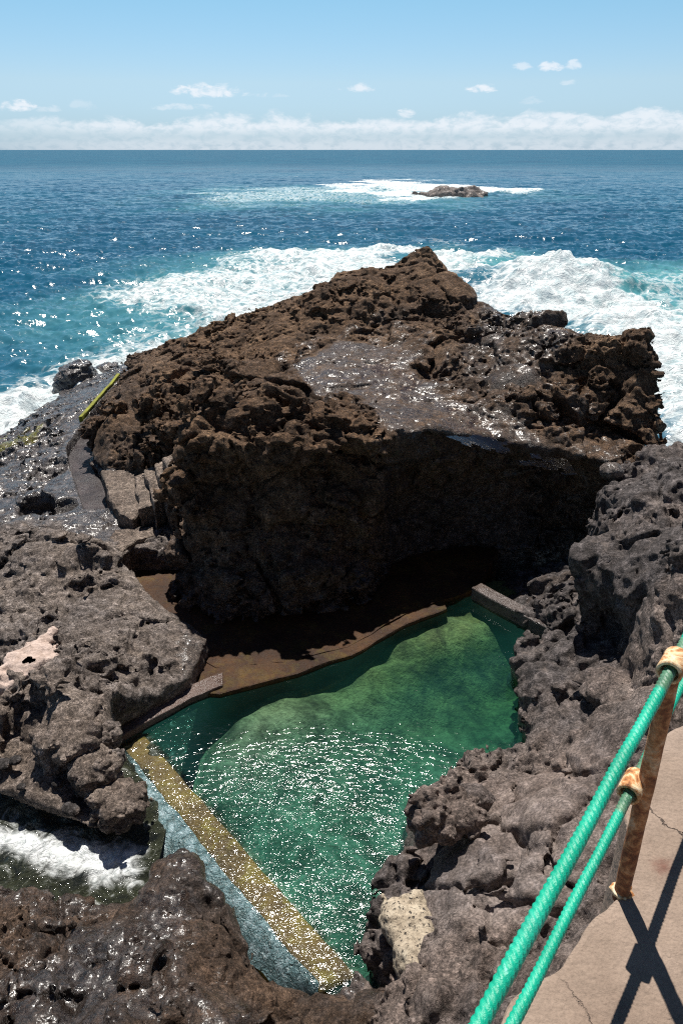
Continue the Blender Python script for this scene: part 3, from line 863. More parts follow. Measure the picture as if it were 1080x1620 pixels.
# ================================================================== water
def water_mat():
    m = M('pool_water')
    v1 = m.co((4.6, 9.0, 4.0))
    h = m.math('ADD', m.math('MULTIPLY', m.noise(1.5, 3, .55, .6, vec=v1), 1.0), m.math('MULTIPLY', m.noise(.35, 2, .5, .3, vec=v1), 1.2))
    calm = m.mr(m.noise(.55, 3, .5), .38, .62, .55, 1.25)
    ypos = m.n('SeparateXYZ', i={0: m.co()}).outputs[1]
    amp = m.math('MULTIPLY', calm, m.mr(ypos, 9.2, 5.9, .05, 1.))
    b = m.n('Bump', i={'Height': h, 'Distance': m.math('MULTIPLY', amp, .062), 'Strength': 1.}).outputs[0]
    dep = m.attr('depth')
    tcol = m.mix(1., (.012, .085, .07, 1), m.ramp(m.noise(.6, 5, .65), [(.3, .6), (.7, 1.35)]), 'MULTIPLY')
    tur = m.n('BsdfDiffuse', i={'Color': tcol}).outputs[0]
    trc = m.n('CombineColor', i={0: m.math('POWER', .58, dep), 1: m.math('POWER', .85, dep), 2: m.math('POWER', .81, dep)}).outputs[0]
    tr = m.n('BsdfTransparent', i={'Color': trc}).outputs[0]
    body = m.n('MixShader', i={0: m.math('SUBTRACT', 1., m.math('POWER', .87, dep)), 1: tr, 2: tur}).outputs[0]
    gl = m.n('BsdfGlossy', i={'Color': (1, 1, 1, 1), 'Roughness': .085, 'Normal': b}).outputs[0]
    fr = m.n('Fresnel', i={'IOR': 1.33, 'Normal': b}).outputs[0]
    fr = m.math('MINIMUM', fr, .5)
    return m.done(m.n('MixShader', i={0: fr, 1: body, 2: gl}).outputs[0])


WATER = water_mat()


def sheet(poly, z, name, mat, extra=None, res=.25):
    bm = bmesh.new()
    f = bm.faces.new([bm.verts.new((x, y, z)) for x, y in poly])
    bmesh.ops.triangulate(bm, faces=[f])
    o = bm_obj(name, bm, mat)
    for p in o.data.polygons:
        pass
    return o


wp = [W(188, 1180, 1.62)[:2], W(500, 1562, 1.62)[:2], (.28, 4.5), (.85, 5.65), (1.45, 6.7), (2.9, 7.6), (3.4, 9.6), (4.2, 10.6), (2.7, 12.4), (1.3, 11.8), (.2, 11), (-2.0, 9.6), (-3.2, 8.6)]

# pool bed
bedm = M('pool_bed')
nb = bedm.noise(1.3, 8, .72, .8)
bc = bedm.ramp(nb, [(.36, (.03, .045, .022)), (.47, (.13, .175, .12)), (.58, (.27, .34, .25)), (.72, (.09, .1, .045))])
bedy = bedm.n('SeparateXYZ', i={0: bedm.co()}).outputs[1]
bc = bedm.mix(bedm.mr(bedy, 7.2, 10.5), bc, bedm.mix(1., bc, (.55, .58, .27, 1), 'MULTIPLY'))
bc = bedm.mix(1., bc, bedm.ramp(bedm.noise(8, 6, .7), [(.3, .55), (.7, 1.4)]), 'MULTIPLY')
bedm = bedm.done(bedm.pbsdf(Base_Color=bc, Roughness=.9, Normal=bedm.bump(bedm.noise(5, 6, .7), .15)))
def bed_z(P):
    q = P * np.array([1, 1, 0], F32)
    far = sstep(-2.3, -.75, P[:, 1] - (9.95 + .75 * (P[:, 0] + .74))) * sstep(-2.5, -1.2, P[:, 0])
    return .74 + .22 * fbm(q * .7, 91, 4) + .07 * fbm(q * 3, 92, 3) + .62 * far


gx, gy = np.meshgrid(np.arange(-4, 5.2, .1), np.arange(4, 13.4, .1), indexing='ij')
pp = np.stack([gx.ravel(), gy.ravel(), gx.ravel() * 0], 1).astype(F32)
zb = bed_z(pp)
pp[:, 2] = zb
ni, nj = gx.shape
ii, jj = np.meshgrid(np.arange(ni - 1), np.arange(nj - 1), indexing='ij')
qd = np.stack([ii * nj + jj, (ii + 1) * nj + jj, (ii + 1) * nj + jj + 1, ii * nj + jj + 1], -1).reshape(-1, 4)
o = new_mesh('ground', pp, qd, bedm)
tag(o, None, None, kind='structure')

# pool water surface, with its depth over crest, ledge and bed
st_ = .05
gx, gy = np.meshgrid(np.arange(-3.9, 4.6, st_), np.arange(4.2, 12.9, st_), indexing='ij')
wsd = poly_sd(wp, gx, gy)
pw = np.stack([gx.ravel(), gy.ravel(), gx.ravel() * 0 + 1.62], 1).astype(F32)
dep = 1.7 * (1.62 - bed_z(pw))
CRESTP = [A_in[:2], B_in[:2], (B_out[0] - .3, B_out[1] - .3), (A_out[0] - .3, A_out[1] - .3)]
dep = np.where(poly_sd(CRESTP, pw[:, 0], pw[:, 1]) < .02, .06, dep)
ins = ((wsd[:-1, :-1] < 0) | (wsd[1:, 1:] < 0) | (wsd[:-1, 1:] < 0) | (wsd[1:, :-1] < 0)).ravel()
# snap the outer cells onto the rim
ni, nj = gx.shape
ii, jj = np.meshgrid(np.arange(ni - 1), np.arange(nj - 1), indexing='ij')
qd = np.stack([ii * nj + jj, (ii + 1) * nj + jj, (ii + 1) * nj + jj + 1, ii * nj + jj + 1], -1).reshape(-1, 4)[ins]
GXs, GYs = np.gradient(wsd, st_)
ov = np.maximum(wsd.ravel(), 0)
pw[:, 0] -= (ov * GXs.ravel()); pw[:, 1] -= (ov * GYs.ravel())
used, inv = np.unique(qd, return_inverse=True)
wo = new_mesh('water', pw[used], inv.reshape(-1, 4), WATER, {'depth': dep[used]})
tag(wo, None, None, kind='structure')

# spill: thin water film over the sloping face
sm = M('spilling_water')
v1 = sm.co((9, 9, 9))
hb = sm.math('ADD', sm.noise(1.6, 4, .6, 1.0, vec=v1), sm.math('MULTIPLY', sm.noise(5, 3, .6, .5, vec=v1), .35))
bb = sm.bump(hb, .05)
cc = sm.ramp(sm.noise(7, 6, .7), [(.32, (.06, .10, .10)), (.5, (.13, .23, .25)), (.66, (.34, .46, .5))])
cc = sm.mix(sm.mr(sm.noise(1.4, 4, .6), .55, .7, 0, .5), cc, (.16, .14, .06, 1))
spill_m = sm.done(sm.pbsdf(Base_Color=cc, Roughness=.24, Normal=bb, Specular_IOR_Level=.7))
bm = bmesh.new()
rows = []
for i in range(121):
    t = i / 120
    L = lambda p, q: np.array(p) * (1 - t) + np.array(q) * t
    co_, ft = L(A_out, B_out), foot(t)
    row = []
    for a in np.linspace(0.0, 1.02, 16):
        p = co_ * (1 - a) + ft * a + np.array([0, 0, .07 * math.sin(math.pi * min(a, 1)) + .035])
        e = fbm(np.array([p], F32) * np.array([[2.5, 2.5, 2.5]], F32), 5, 3)[0] * .05
        p = p + np.array([e, 0, e])
        row.append(bm.verts.new(p))
    rows.append(row)
for r0, r1 in zip(rows, rows[1:]):
    for a, b, c, d_ in zip(r0, r0[1:], r1[1:], r1):
        bm.faces.new((a, b, c, d_))
o = bm_obj('water', bm, spill_m, None, True)
tag(o, None, None, kind='structure')

# ------------------------------------------------------------------ foam material shared by the channel and sea
def sea_mat():
    m = M('sea_water')
    foam, turq = m.attr('foam'), m.attr('turq')
    geo = m.co()
    # ripples: slopes of the small waves as a field of tilted facets
    v1 = m.co((1.0, 1.9, 1.0))
    sl = None
    for sc_, amp_ in ((.16, .38), (.9, .32), (7.0, .74)):
        c_ = m.n('VectorMath', operation='SUBTRACT', i={0: m.noise(sc_, 3, .6, .2, vec=v1, out='Color'), 1: (.5, .5, .5)}).outputs[0]
        c_ = m.n('VectorMath', operation='MULTIPLY', i={0: c_, 1: (amp_, amp_ * 1.25, 0)}).outputs[0]
        sl = c_ if sl is None else m.n('VectorMath', operation='ADD', i={0: sl, 1: c_}).outputs[0]
    bmp = m.n('VectorMath', operation='NORMALIZE', i={0: m.n('VectorMath', operation='ADD', i={0: m.n('NewGeometry').outputs['Normal'], 1: sl}).outputs[0]}).outputs[0]
    # foam breakup
    fn = m.math('ADD', m.math('MULTIPLY', m.noise(.42, 10, .74, 1.4), .65), m.math('MULTIPLY', m.noise(1.9, 8, .7, .8, vec=v1), .35))
    lace = m.vor(.95, 'DISTANCE_TO_EDGE', vec=m.n('VectorMath', operation='ADD', i={0: geo, 1: m.n('VectorMath', operation='SCALE', i={0: m.noise(.5, 5, .65, out='Color'), 3: 2.6}).outputs[0]}).outputs[0])
    lace = m.mr(lace, .0, .24, .22, -.10)
    f = m.math('ADD', foam, m.math('ADD', m.math('MULTIPLY', m.math('SUBTRACT', fn, .5), 1.25), lace))
    f = m.math('MULTIPLY', m.mr(f, .34, .98, 0, .96), m.mr(foam, .02, .2))
    caps = m.math('MULTIPLY', m.mr(m.noise(.13, 9, .72, .5, vec=v1), .655, .71), .8)
    f = m.math('MAXIMUM', f, caps)
    deep = m.ramp(m.noise(.02, 5, .6), [(.35, (.005, .064, .125)), (.65, (.011, .098, .165))])
    tq = m.ramp(fn, [(.3, (.03, .21, .25)), (.7, (.2, .5, .5))])
    wat = m.mix(m.math('MULTIPLY', turq, .9), deep, tq)
    dif = m.n('BsdfDiffuse', i={'Color': wat}).outputs[0]
    gl = m.n('BsdfGlossy', i={'Color': (1, 1, 1, 1), 'Roughness': .15, 'Normal': bmp}).outputs[0]
    fr = m.math('MULTIPLY', m.n('Fresnel', i={'IOR': 1.33, 'Normal': bmp}).outputs[0], m.mr(m.n('VectorMath', operation='LENGTH', i={0: geo}).outputs['Value'], 50, 700, .85, .24))
    body = m.n('MixShader', i={0: fr, 1: dif, 2: gl}).outputs[0]
    fcol = m.ramp(m.noise(1.4, 7, .65), [(.25, (.52, .64, .67)), (.6, (.84, .88, .88))])
    fb = m.bump(m.noise(.9, 8, .68, .8), .5)
    fo = m.n('BsdfDiffuse', i={'Color': fcol, 'Normal': fb}).outputs[0]
    return m.done(m.n('MixShader', i={0: f, 1: body, 2: fo}).outputs[0])


SEA = sea_mat()
FOAM = [  # (pixel polygon on the sea surface, strength, softness in metres)
    ([(-120, 800), (-120, 640), (0, 615), (60, 585), (130, 560), (200, 535), (330, 495), (430, 480), (430, 560), (200, 640), (0, 760)], .98, 2.5),
    ([(-120, 640), (-60, 610), (60, 560), (150, 530), (250, 500), (330, 480), (330, 520), (140, 590), (0, 650)], .55, 4),
    ([(160, 470), (240, 445), (350, 420), (450, 408), (560, 402), (640, 405), (700, 420), (690, 460), (480, 530), (330, 560), (200, 570), (150, 540), (200, 505), (230, 490)], .74, 8),
    ([(380, 424), (480, 406), (560, 400), (650, 405), (700, 430), (600, 460), (480, 500), (330, 540), (300, 530), (430, 455)], .84, 7),
    ([(150, 458), (200, 440), (260, 425), (285, 437), (190, 475)], .46, 7),
    ([(690, 415), (740, 402), (800, 412), (830, 438), (780, 452), (720, 450)], .95, 5),
    ([(715, 458), (810, 446), (870, 430), (930, 438), (985, 485), (1030, 515), (1130, 560), (1190, 720), (1000, 760), (930, 640), (840, 570), (740, 510), (690, 480)], .9, 5),
    ([(930, 440), (1120, 425), (1160, 520), (1000, 510)], .50, 5),
    ([(960, 500), (1120, 490), (1180, 640), (1010, 640)], .62, 5),
    ([(545, 302), (590, 284), (640, 283), (670, 290), (770, 296), (850, 300), (800, 310), (700, 316), (610, 311)], .84, 14),
    ([(290, 318), (380, 294), (480, 297), (600, 298), (620, 322), (480, 328), (370, 324)], .46, 22),
    ([(540, 310), (720, 314), (640, 330), (500, 330)], .38, 16),
    ([(580, 385), (660, 383), (710, 395), (640, 400)], .42, 8)]
TURQ = [([(100, 480), (250, 420), (450, 400), (640, 400), (700, 440), (480, 520), (200, 620), (0, 720), (-60, 690), (60, 600)], .6, 10),
        ([(680, 410), (800, 405), (960, 425), (1140, 420), (1180, 680), (960, 640), (780, 480)], .85, 8),
        ([(280, 325), (340, 296), (560, 296), (860, 302), (800, 322), (600, 332), (380, 330)], .55, 25)]


def build_sea():
    th = np.radians(np.concatenate([np.linspace(-75, -35, 90, endpoint=False), np.linspace(-35, 35, 1050, endpoint=False), np.linspace(35, 75, 91)]))
    r = np.concatenate([np.geomspace(10, 420, 900), np.geomspace(425, 90000, 150)])
    R, T = np.meshgrid(r, th, indexing='ij')
    X, Yy = R * np.sin(T), R * np.cos(T)
    P = np.stack([X.ravel(), Yy.ravel(), 0 * X.ravel()], 1).astype(F32)
    foam = np.zeros(len(P), F32)
    turq = np.zeros(len(P), F32)
    near = np.nonzero(P[:, 1] < 420)[0]
    wob = np.stack([pmap(lambda q: fbm(q * .09, 5, 4), P[near]), pmap(lambda q: fbm(q * .09 + 40, 6, 4), P[near])], 1)
    sc = np.clip(P[near, 1] / 40, .4, 4)[:, None]
    Q = P[near, :2] + wob * 5 * sc
    for poly, s_, soft in FOAM:
        foam[near] = np.maximum(foam[near], s_ * zone(P2(poly, 0), Q[:, 0], Q[:, 1], soft))
    for poly, s_, soft in TURQ:
        turq[near] = np.maximum(turq[near], s_ * zone(P2(poly, 0), Q[:, 0], Q[:, 1], soft * 1.5))
    fade = sstep(700, 60, R.ravel())
    A = P * np.array([1, 1.6, 1], F32)
    z = .34 * pmap(lambda q: fbm(q * .085, 21, 2), A) + .24 * pmap(lambda q: 1 - 2 * np.abs(fbm(q * .2, 23, 3)), A) + .10 * pmap(lambda q: fbm(q * .8, 27, 3), A) * sstep(200, 60, R.ravel())
    z += .13 * pmap(lambda q: fbm(q * 2.1 + 3, 35, 2), A) * sstep(190, 50, R.ravel())
    z += .22 * pmap(lambda q: 1 - 2 * np.abs(fbm(q * .42, 37, 2)), A) * sstep(420, 120, R.ravel())
    z = z * fade
    ff = sstep(.4, .95, foam)
    z += ff * (.25 + .75 * pmap(lambda q: fbm(q * .45, 29, 4), P)) * sstep(250, 80, R.ravel())
    # breaking swells: right of the headland and around the islet
    for (px, py, a, sx, sy) in [(900, 468, 2.0, 6, 3.0), (800, 455, 1.0, 6, 3), (980, 560, .8, 4, 3), (560, 415, .6, 10, 4), (760, 425, .8, 5, 3.5), (625, 300, 1.6, 9, 6), (820, 305, .7, 10, 5)]:
        x, y, _ = W(px, py, 0)
        z += a * np.exp(-((P[:, 0] - x) / sx) ** 2 - ((P[:, 1] - y) / sy) ** 2)
    P[:, 2] = z
    nr, nt = R.shape
    ii, jj = np.meshgrid(np.arange(nr - 1), np.arange(nt - 1), indexing='ij')
    q = np.stack([ii * nt + jj, (ii + 1) * nt + jj, (ii + 1) * nt + jj + 1, ii * nt + jj + 1], -1).reshape(-1, 4)[:, ::-1]
    o = new_mesh('sea', P, q, SEA, {'foam': foam, 'turq': turq})
    return tag(o, None, None, kind='structure')


build_sea()


def build_channel():
    gx, gy = np.meshgrid(np.arange(-9, -2.25, .04), np.arange(5.4, 9.6, .04), indexing='ij')
    P = np.stack([gx.ravel(), gy.ravel(), gx.ravel() * 0], 1).astype(F32)
    n = fbm(P * 1.6, 71, 4)
    P[:, 2] = 1.55 + .07 * n + .05 * fbm(P * 5, 72, 3) - .04 * (P[:, 0] + 3)
    cen = P2([(-40, 1315), (0, 1320), (60, 1335), (130, 1345), (215, 1355), (215, 1395), (150, 1400), (90, 1385), (0, 1355), (-40, 1350)], 1.45)
    foam = .9 * zone(cen, P[:, 0], P[:, 1], .5) + .34
    ni, nj = gx.shape
    ii, jj = np.meshgrid(np.arange(ni - 1), np.arange(nj - 1), indexing='ij')
    q = np.stack([ii * nj + jj, (ii + 1) * nj + jj, (ii + 1) * nj + jj + 1, ii * nj + jj + 1], -1).reshape(-1, 4)
    m = M('channel_water')
    foa = m.attr('foam')
    fn = m.noise(3.2, 9, .7, 1.2)
    f = m.mr(m.math('ADD', foa, m.math('MULTIPLY', m.math('SUBTRACT', fn, .5), 2.3)), .42, 1.15)
    b = m.bump(m.noise(4, 8, .65, .8), .15)
    col = m.mix(f, m.ramp(fn, [(.35, (.012, .014, .012)), (.65, (.05, .055, .03))]), m.ramp(m.noise(11, 7, .7), [(.34, (.38, .42, .42)), (.55, (.82, .85, .85))]))
    mt = m.done(m.pbsdf(Base_Color=col, Roughness=m.mr(f, 0, 1, .08, .8), Normal=b))
    o = new_mesh('water', P, q, mt, {'foam': foam})
    return tag(o, None, None, kind='structure')


build_channel()

# ================================================================== loose rocks
def boulder(name, c, size, seed, mat, label, cat='boulder', rot=0., wet=0., tint=.3, lumps=.25, fine=.08, box=.0, group=None, extra=None):
    sx, sy, sz = size
    v = max(size) / 30
    g = Grid(-sx * 1.35, sx * 1.35, -sy * 1.35, sy * 1.35, -sz * 1.35, sz * 1.35, v)
    X, Yy, Z = np.meshgrid(g.x, g.y, g.z, indexing='ij')
    k = 2 + box * 4
    rr = (np.abs(X / sx) ** k + np.abs(Yy / sy) ** k + np.abs(Z / sz) ** k) ** (1 / k)
    d = ((rr - 1) * min(size)).astype(F32)
    if extra is not None:
        d = extra(d, X, Yy, Z)
    L = max(size)
    d = g.perturb(d, lambda P: L * (lumps * 1.6 * (worley(P / (L * .75) + seed, seed)[:, 0] - .5) + lumps * .5 * (worley(P / (L * .3) + seed, seed + 1)[:, 0] - .5) + fine * fbm(P / L * 5, seed + 2, 4)), band=L * .6)
    V, Q = surface_nets(d, g.o, g.v)
    z = np.zeros(len(V), F32)
    o = new_mesh(name, V, Q, mat, attrs_for(V, z + wet, z + tint))
    o.location = c
    o.rotation_euler = (0, 0, rot)
    return tag(o, label, cat, group)


def undercut(d, X, Yy, Z):
    return np.maximum(d, -(Z + .10 + .8 * (Yy + .12)))


def at(px, py, z, dz=0):
    x, y, zz = W(px, py, z)
    return (x, y, zz + dz)


boulder('boulder', at(705, 1300, 2.78), (.36, .30, .34), 3, GREY, 'jagged brown boulder overhanging its black shadow beside the pool', tint=.1, lumps=.3, box=.4, rot=.3, extra=undercut)
boulder('boulder', at(748, 1265, 2.52), (.24, .22, .16), 5, GREY, 'smooth grey round boulder wedged behind the jagged overhanging boulder', tint=.6, lumps=.12, fine=.03)
# pale conglomerate
pm = M('pale_conglomerate')
pv = pm.n('VectorMath', operation='ADD', i={0: pm.co(), 1: pm.n('VectorMath', operation='SCALE', i={0: pm.noise(9, 4, .6, out='Color'), 3: .12}).outputs[0]}).outputs[0]
hole = pm.math('MULTIPLY', pm.mr(pm.vor(16, vec=pv), .16, .3, 1, 0), pm.mr(pm.noise(5, 3), .4, .55))
hole = pm.math('MAXIMUM', hole, pm.mr(pm.noise(34, 4, .6), .62, .66))
pc = pm.mix(1., pm.ramp(pm.noise(7, 7, .7), [(.3, (.26, .21, .15)), (.5, (.42, .35, .26)), (.7, (.55, .48, .37))]), pm.ramp(pm.noise(50, 4), [(.3, .75), (.7, 1.2)]), 'MULTIPLY')
pc = pm.mix(hole, pc, (.045, .04, .038, 1))
PALE = pm.done(pm.pbsdf(Base_Color=pc, Roughness=.9, Normal=pm.bump(pm.math('SUBTRACT', pm.noise(20, 7, .7), hole), .03)))
boulder('boulder', at(652, 1484, 2.42), (.25, .44, .16), 8, PALE, 'pale cream pitted conglomerate rock at the pool rim near the walkway', lumps=.1, fine=.05, rot=.25, box=.4)
GRB = [((105, 1178), 2.3, (.42, .36, .26), 'dark rough boulder under the shelf lip, largest of the loose boulders', .2),
       ((165, 1165), 2.2, (.22, .22, .18), 'small grey boulder closest to the coping end', .5),
       ((150, 1222), 2.1, (.32, .32, .26), 'brown boulder lying on the concrete slab above the channel', .2),
       ((184, 1200), 2.1, (.11, .13, .1), 'smooth grey fist sized stone beside the overflow wall', .8),
       ((190, 1270), 1.95, (.33, .32, .2), 'brown boulder at the slab corner above the foaming channel', .1)]
for k, ((px, py), z, sz, lab, ti) in enumerate(GRB):
    boulder('boulder', at(px, py, z), sz, 20 + k, SHELF, lab, tint=ti, lumps=.2, fine=.05, box=.25, rot=k)
for k, (px, py, s_, lab) in enumerate([(108, 1258, .09, 'elongated black pebble below the brown slab boulder'), (88, 1228, .07, 'black pebble left of the brown slab boulder'), (4, 1201, .11, 'black pebble at the left border of the slab'), (24, 1199, .08, 'angular dark pebble beside the left border pebble'), (30, 1230, .06, 'thin flat dark pebble lying mid slab')]):
    x, y, _ = W(px, py, 2.2)
    boulder('pebble', (x, y, float(s_tps(np.array([x]), np.array([y]))[0]) + .04), (s_, s_ * 1.6 if k == 0 else s_, s_ * .6), 40 + k, NEAR, lab, 'pebble', tint=.9, lumps=.06, fine=.04, rot=.9)
boulder('boulder', at(966, 752, 4.2, .08), (.22, .2, .16), 55, SHELF, 'small pale rounded boulder on the lip where the wet ledge meets the cliff', tint=.5, lumps=.06, fine=.02, wet=.5)
# pale plaster patch on the shelf
pt = M('pale_mortar')
pcol = pt.mix(1., pt.ramp(pt.noise(6, 7, .7), [(.3, (.34, .25, .2)), (.6, (.56, .44, .38))]), pt.ramp(pt.noise(40, 4), [(.3, .75), (.7, 1.2)]), 'MULTIPLY')
PATCHM = pt.done(pt.pbsdf(Base_Color=pcol, Roughness=.95, Normal=pt.bump(pt.noise(18, 7, .7), .03)))
x, y, _ = W(47, 1046, 2.45)
zt = float(s_tps(np.array([x]), np.array([y]))[0])
boulder('mortar_patch', (x, y, zt - .03), (.3, .62, .16), 61, PATCHM, 'pale pink cream mortar patch on the grey lava shelf', 'mortar patch', lumps=.12, fine=.06, box=.3, rot=-.25)

# islet
iso = boulder('islet', (*W(718, 312, 0)[:2], -.5), (8.2, 5, 2.5), 70, SHELF, 'small dark rock islet washed by white surf offshore', 'islet', wet=.4, tint=.8, lumps=.14, fine=.09)

# ================================================================== walkway
wm = M('walkway_concrete')
w1, w2, w3 = wm.noise(1.7, 7, .65), wm.noise(12, 6, .65), wm.noise(110, 5, .65)
wc = wm.ramp(w1, [(.3, (.2, .145, .11)), (.5, (.26, .195, .15)), (.7, (.32, .245, .195))])
wc = wm.mix(1., wc, wm.ramp(w2, [(.28, .86), (.5, 1.), (.75, 1.12)]), 'MULTIPLY')
wc = wm.mix(1., wc, wm.ramp(w3, [(.3, .8), (.5, 1.), (.7, 1.15)]), 'MULTIPLY')
wv = wm.n('VectorMath', operation='ADD', i={0: wm.co(), 1: wm.n('VectorMath', operation='SCALE', i={0: wm.noise(3.5, 6, .65, out='Color'), 3: .35}).outputs[0]}).outputs[0]
cr = wm.vor(2.6, 'DISTANCE_TO_EDGE', vec=wv)
crk = wm.math('MULTIPLY', wm.mr(cr, .0, .012, 1, 0), wm.mr(wm.noise(1.9, 4), .45, .6))
wc = wm.mix(wm.math('MULTIPLY', crk, .75), wc, (.07, .05, .04, 1))
speck = wm.mr(wm.vor(95), .06, .1, 1, 0)
wc = wm.mix(wm.math('MULTIPLY', speck, wm.mr(wm.noise(6, 3), .5, .6)), wc, (.1, .075, .06, 1))
# rust stain on the concrete
rsx = W(1048, 1372, 7.7)
dd = wm.n('VectorMath', operation='DISTANCE', i={0: wm.co(), 1: rsx}).outputs['Value']
rs = wm.mr(wm.math('ADD', dd, wm.math('MULTIPLY', wm.math('SUBTRACT', wm.noise(22, 6, .7), .5), .09)), .0, .05, 1, 0)
wc = wm.mix(wm.math('MULTIPLY', rs, .75), wc, (.13, .05, .035, 1))
wb = wm.bump(wm.math('SUBTRACT', wm.math('ADD', wm.noise(9, 7, .6), wm.math('MULTIPLY', wm.noise(60, 5, .6), .25)), wm.math('MULTIPLY', crk, .5)), .018)
WALK = wm.done(wm.pbsdf(Base_Color=wc, Roughness=.9, Normal=wb, Specular_IOR_Level=.3))
EDGE = [(-.6, -.5), (.1, .5), W(835, 1605, 7.7)[:2], W(880, 1525, 7.7)[:2], W(925, 1450, 7.7)[:2], W(962, 1392, 7.7)[:2], W(1000, 1300, 7.7)[:2], W(1040, 1190, 7.7)[:2], W(1085, 1110, 7.7)[:2], (1.9, 3.0), (3.3, 4.9)]
ed = []
for (a, b) in zip(EDGE, EDGE[1:]):
    for t in np.linspace(0, 1, 12, endpoint=False):
        x, y = a[0] * (1 - t) + b[0] * t, a[1] * (1 - t) + b[1] * t
        e = fbm(np.array([[x * 3, y * 3, 0]], F32), 33, 4)[0] * .055
        ed.append((x + e, y - e))
ed.append(EDGE[-1])
wk = prism([(p[0], p[1]) for p in ed] + [(7, 4.5), (7, -4), (-.6, -4)], 2.6, 7.7, 'path', WALK, None, .015)
tag(wk, 'cracked beige concrete walkway', None, kind='structure')

# ================================================================== railing post and ropes
rm = M('rusty_paint')
r1, r2 = rm.noise(18, 7, .7, .6), rm.noise(70, 5, .65)
rc = rm.ramp(r1, [(.3, (.06, .02, .011)), (.44, (.22, .075, .026)), (.54, (.42, .19, .075)), (.68, (.58, .4, .25))])
rc = rm.mix(1., rc, rm.ramp(r2, [(.3, .6), (.7, 1.35)]), 'MULTIPLY')
RUST = rm.done(rm.pbsdf(Base_Color=rc, Roughness=.85, Normal=rm.bump(rm.math('ADD', r1, rm.math('MULTIPLY', r2, .3)), .006)))
rm = M('flaking_cream_paint')
r1, r2 = rm.noise(26, 7, .7, .6), rm.noise(90, 5, .65)
rc = rm.ramp(r1, [(.34, (.16, .05, .02)), (.45, (.48, .2, .06)), (.54, (.72, .52, .3)), (.7, (.8, .7, .52))])
CREAM = rm.done(rm.pbsdf(Base_Color=rc, Roughness=.75, Normal=rm.bump(r1, .006)))
ZW = 7.7
base = np.array(W(983, 1410, ZW))
y_top = base[1]


def onpost(px, py, dx=0.):
    p = np.array(Y(px, py, base[1] + dx))
    return p


top_ring = onpost(1064, 1052)
low_ring = onpost(1000, 1243, .0)
d_rope = np.array([W(840, 1600, ZW)[0] - W(1050, 1170, ZW)[0], W(840, 1600, ZW)[1] - W(1050, 1170, ZW)[1], 0])
d_rope /= np.linalg.norm(d_rope)
side = np.array([d_rope[1], -d_rope[0], 0])   # towards the sea side
if side[0] > 0:
    side = -side


def tube(path, radii, seg, name, mat, parent=None, hollow=None, closed_ends=True, jitter=0.):
    bm = bmesh.new()
    path = [np.array(p, float) for p in path]
    loops = []
    for i, p in enumerate(path):
        t = path[min(i + 1, len(path) - 1)] - path[max(i - 1, 0)]
        t /= np.linalg.norm(t)
        a = np.cross(t, [0, 0, 1.0]) if abs(t[2]) < .95 else np.cross(t, [1.0, 0, 0])
        a /= np.linalg.norm(a)
        b = np.cross(t, a)
        rr = radii[i] if hasattr(radii, '__len__') else radii
        loops.append([bm.verts.new(p + (a * math.cos(2 * math.pi * k / seg) + b * math.sin(2 * math.pi * k / seg)) * rr) for k in range(seg)])
    for l0, l1 in zip(loops, loops[1:]):
        for k in range(seg):
            bm.faces.new((l0[k], l0[(k + 1) % seg], l1[(k + 1) % seg], l1[k]))
    if hollow:
        rings = (loops[0], loops[-1])
        inner = []
        for lp, p in zip(rings, (path[0], path[-1])):
            inner.append([bm.verts.new(p + (np.array(v.co) - p) * hollow) for v in lp])
        for lp, inn in zip(rings, inner):
            for k in range(seg):
                bm.faces.new((lp[k], lp[(k + 1) % seg], inn[(k + 1) % seg], inn[k]))
        for k in range(seg):
            bm.faces.new((inner[0][k], inner[0][(k + 1) % seg], inner[1][(k + 1) % seg], inner[1][k]))
    elif closed_ends:
        bm.faces.new(loops[0]); bm.faces.new(loops[-1])
    if jitter:
        for v in bm.verts:
            e = fbm(np.array([v.co[:]], F32) * 22, 9, 2)[0] * jitter
            v.co.x += e; v.co.y += e * .7
    return bm_obj(name, bm, mat, parent, True)


post = empty('railing_post', tuple(base), 'rusty steel railing post with two rope rings on the concrete walkway edge', 'railing post')
PR = .0205
ptop = top_ring.copy(); ptop[2] -= .028
pp_ = [base * (1 - t) + ptop * t for t in np.linspace(0, 1, 26)]
pp_[0] = base + np.array([0, 0, -.03])
o = tube(pp_, PR, 20, 'pole', RUST, post, jitter=.0018); loc(o, post)
for c in (top_ring, low_ring):
    cc_ = [c - d_rope * .036 + d_rope * .072 * t for t in np.linspace(0, 1, 7)]
    o = tube(cc_, .0285, 22, 'ring', CREAM, post, hollow=.74, jitter=.0015); loc(o, post)
# weld collar at the base
bm = bmesh.new()
bmesh.ops.create_uvsphere(bm, u_segments=22, v_segments=10, radius=1)
for v in bm.verts:
    e = fbm(np.array([v.co[:]], F32) * 2.3, 14, 3)[0]
    v.co = v.co * (1 + .45 * e)
    v.co.x = v.co.x * .029 + base[0]; v.co.y = v.co.y * .027 + base[1]; v.co.z = v.co.z * .008 + base[2]
o = bm_obj('base_weld', bm, CREAM, post, True); loc(o, post)

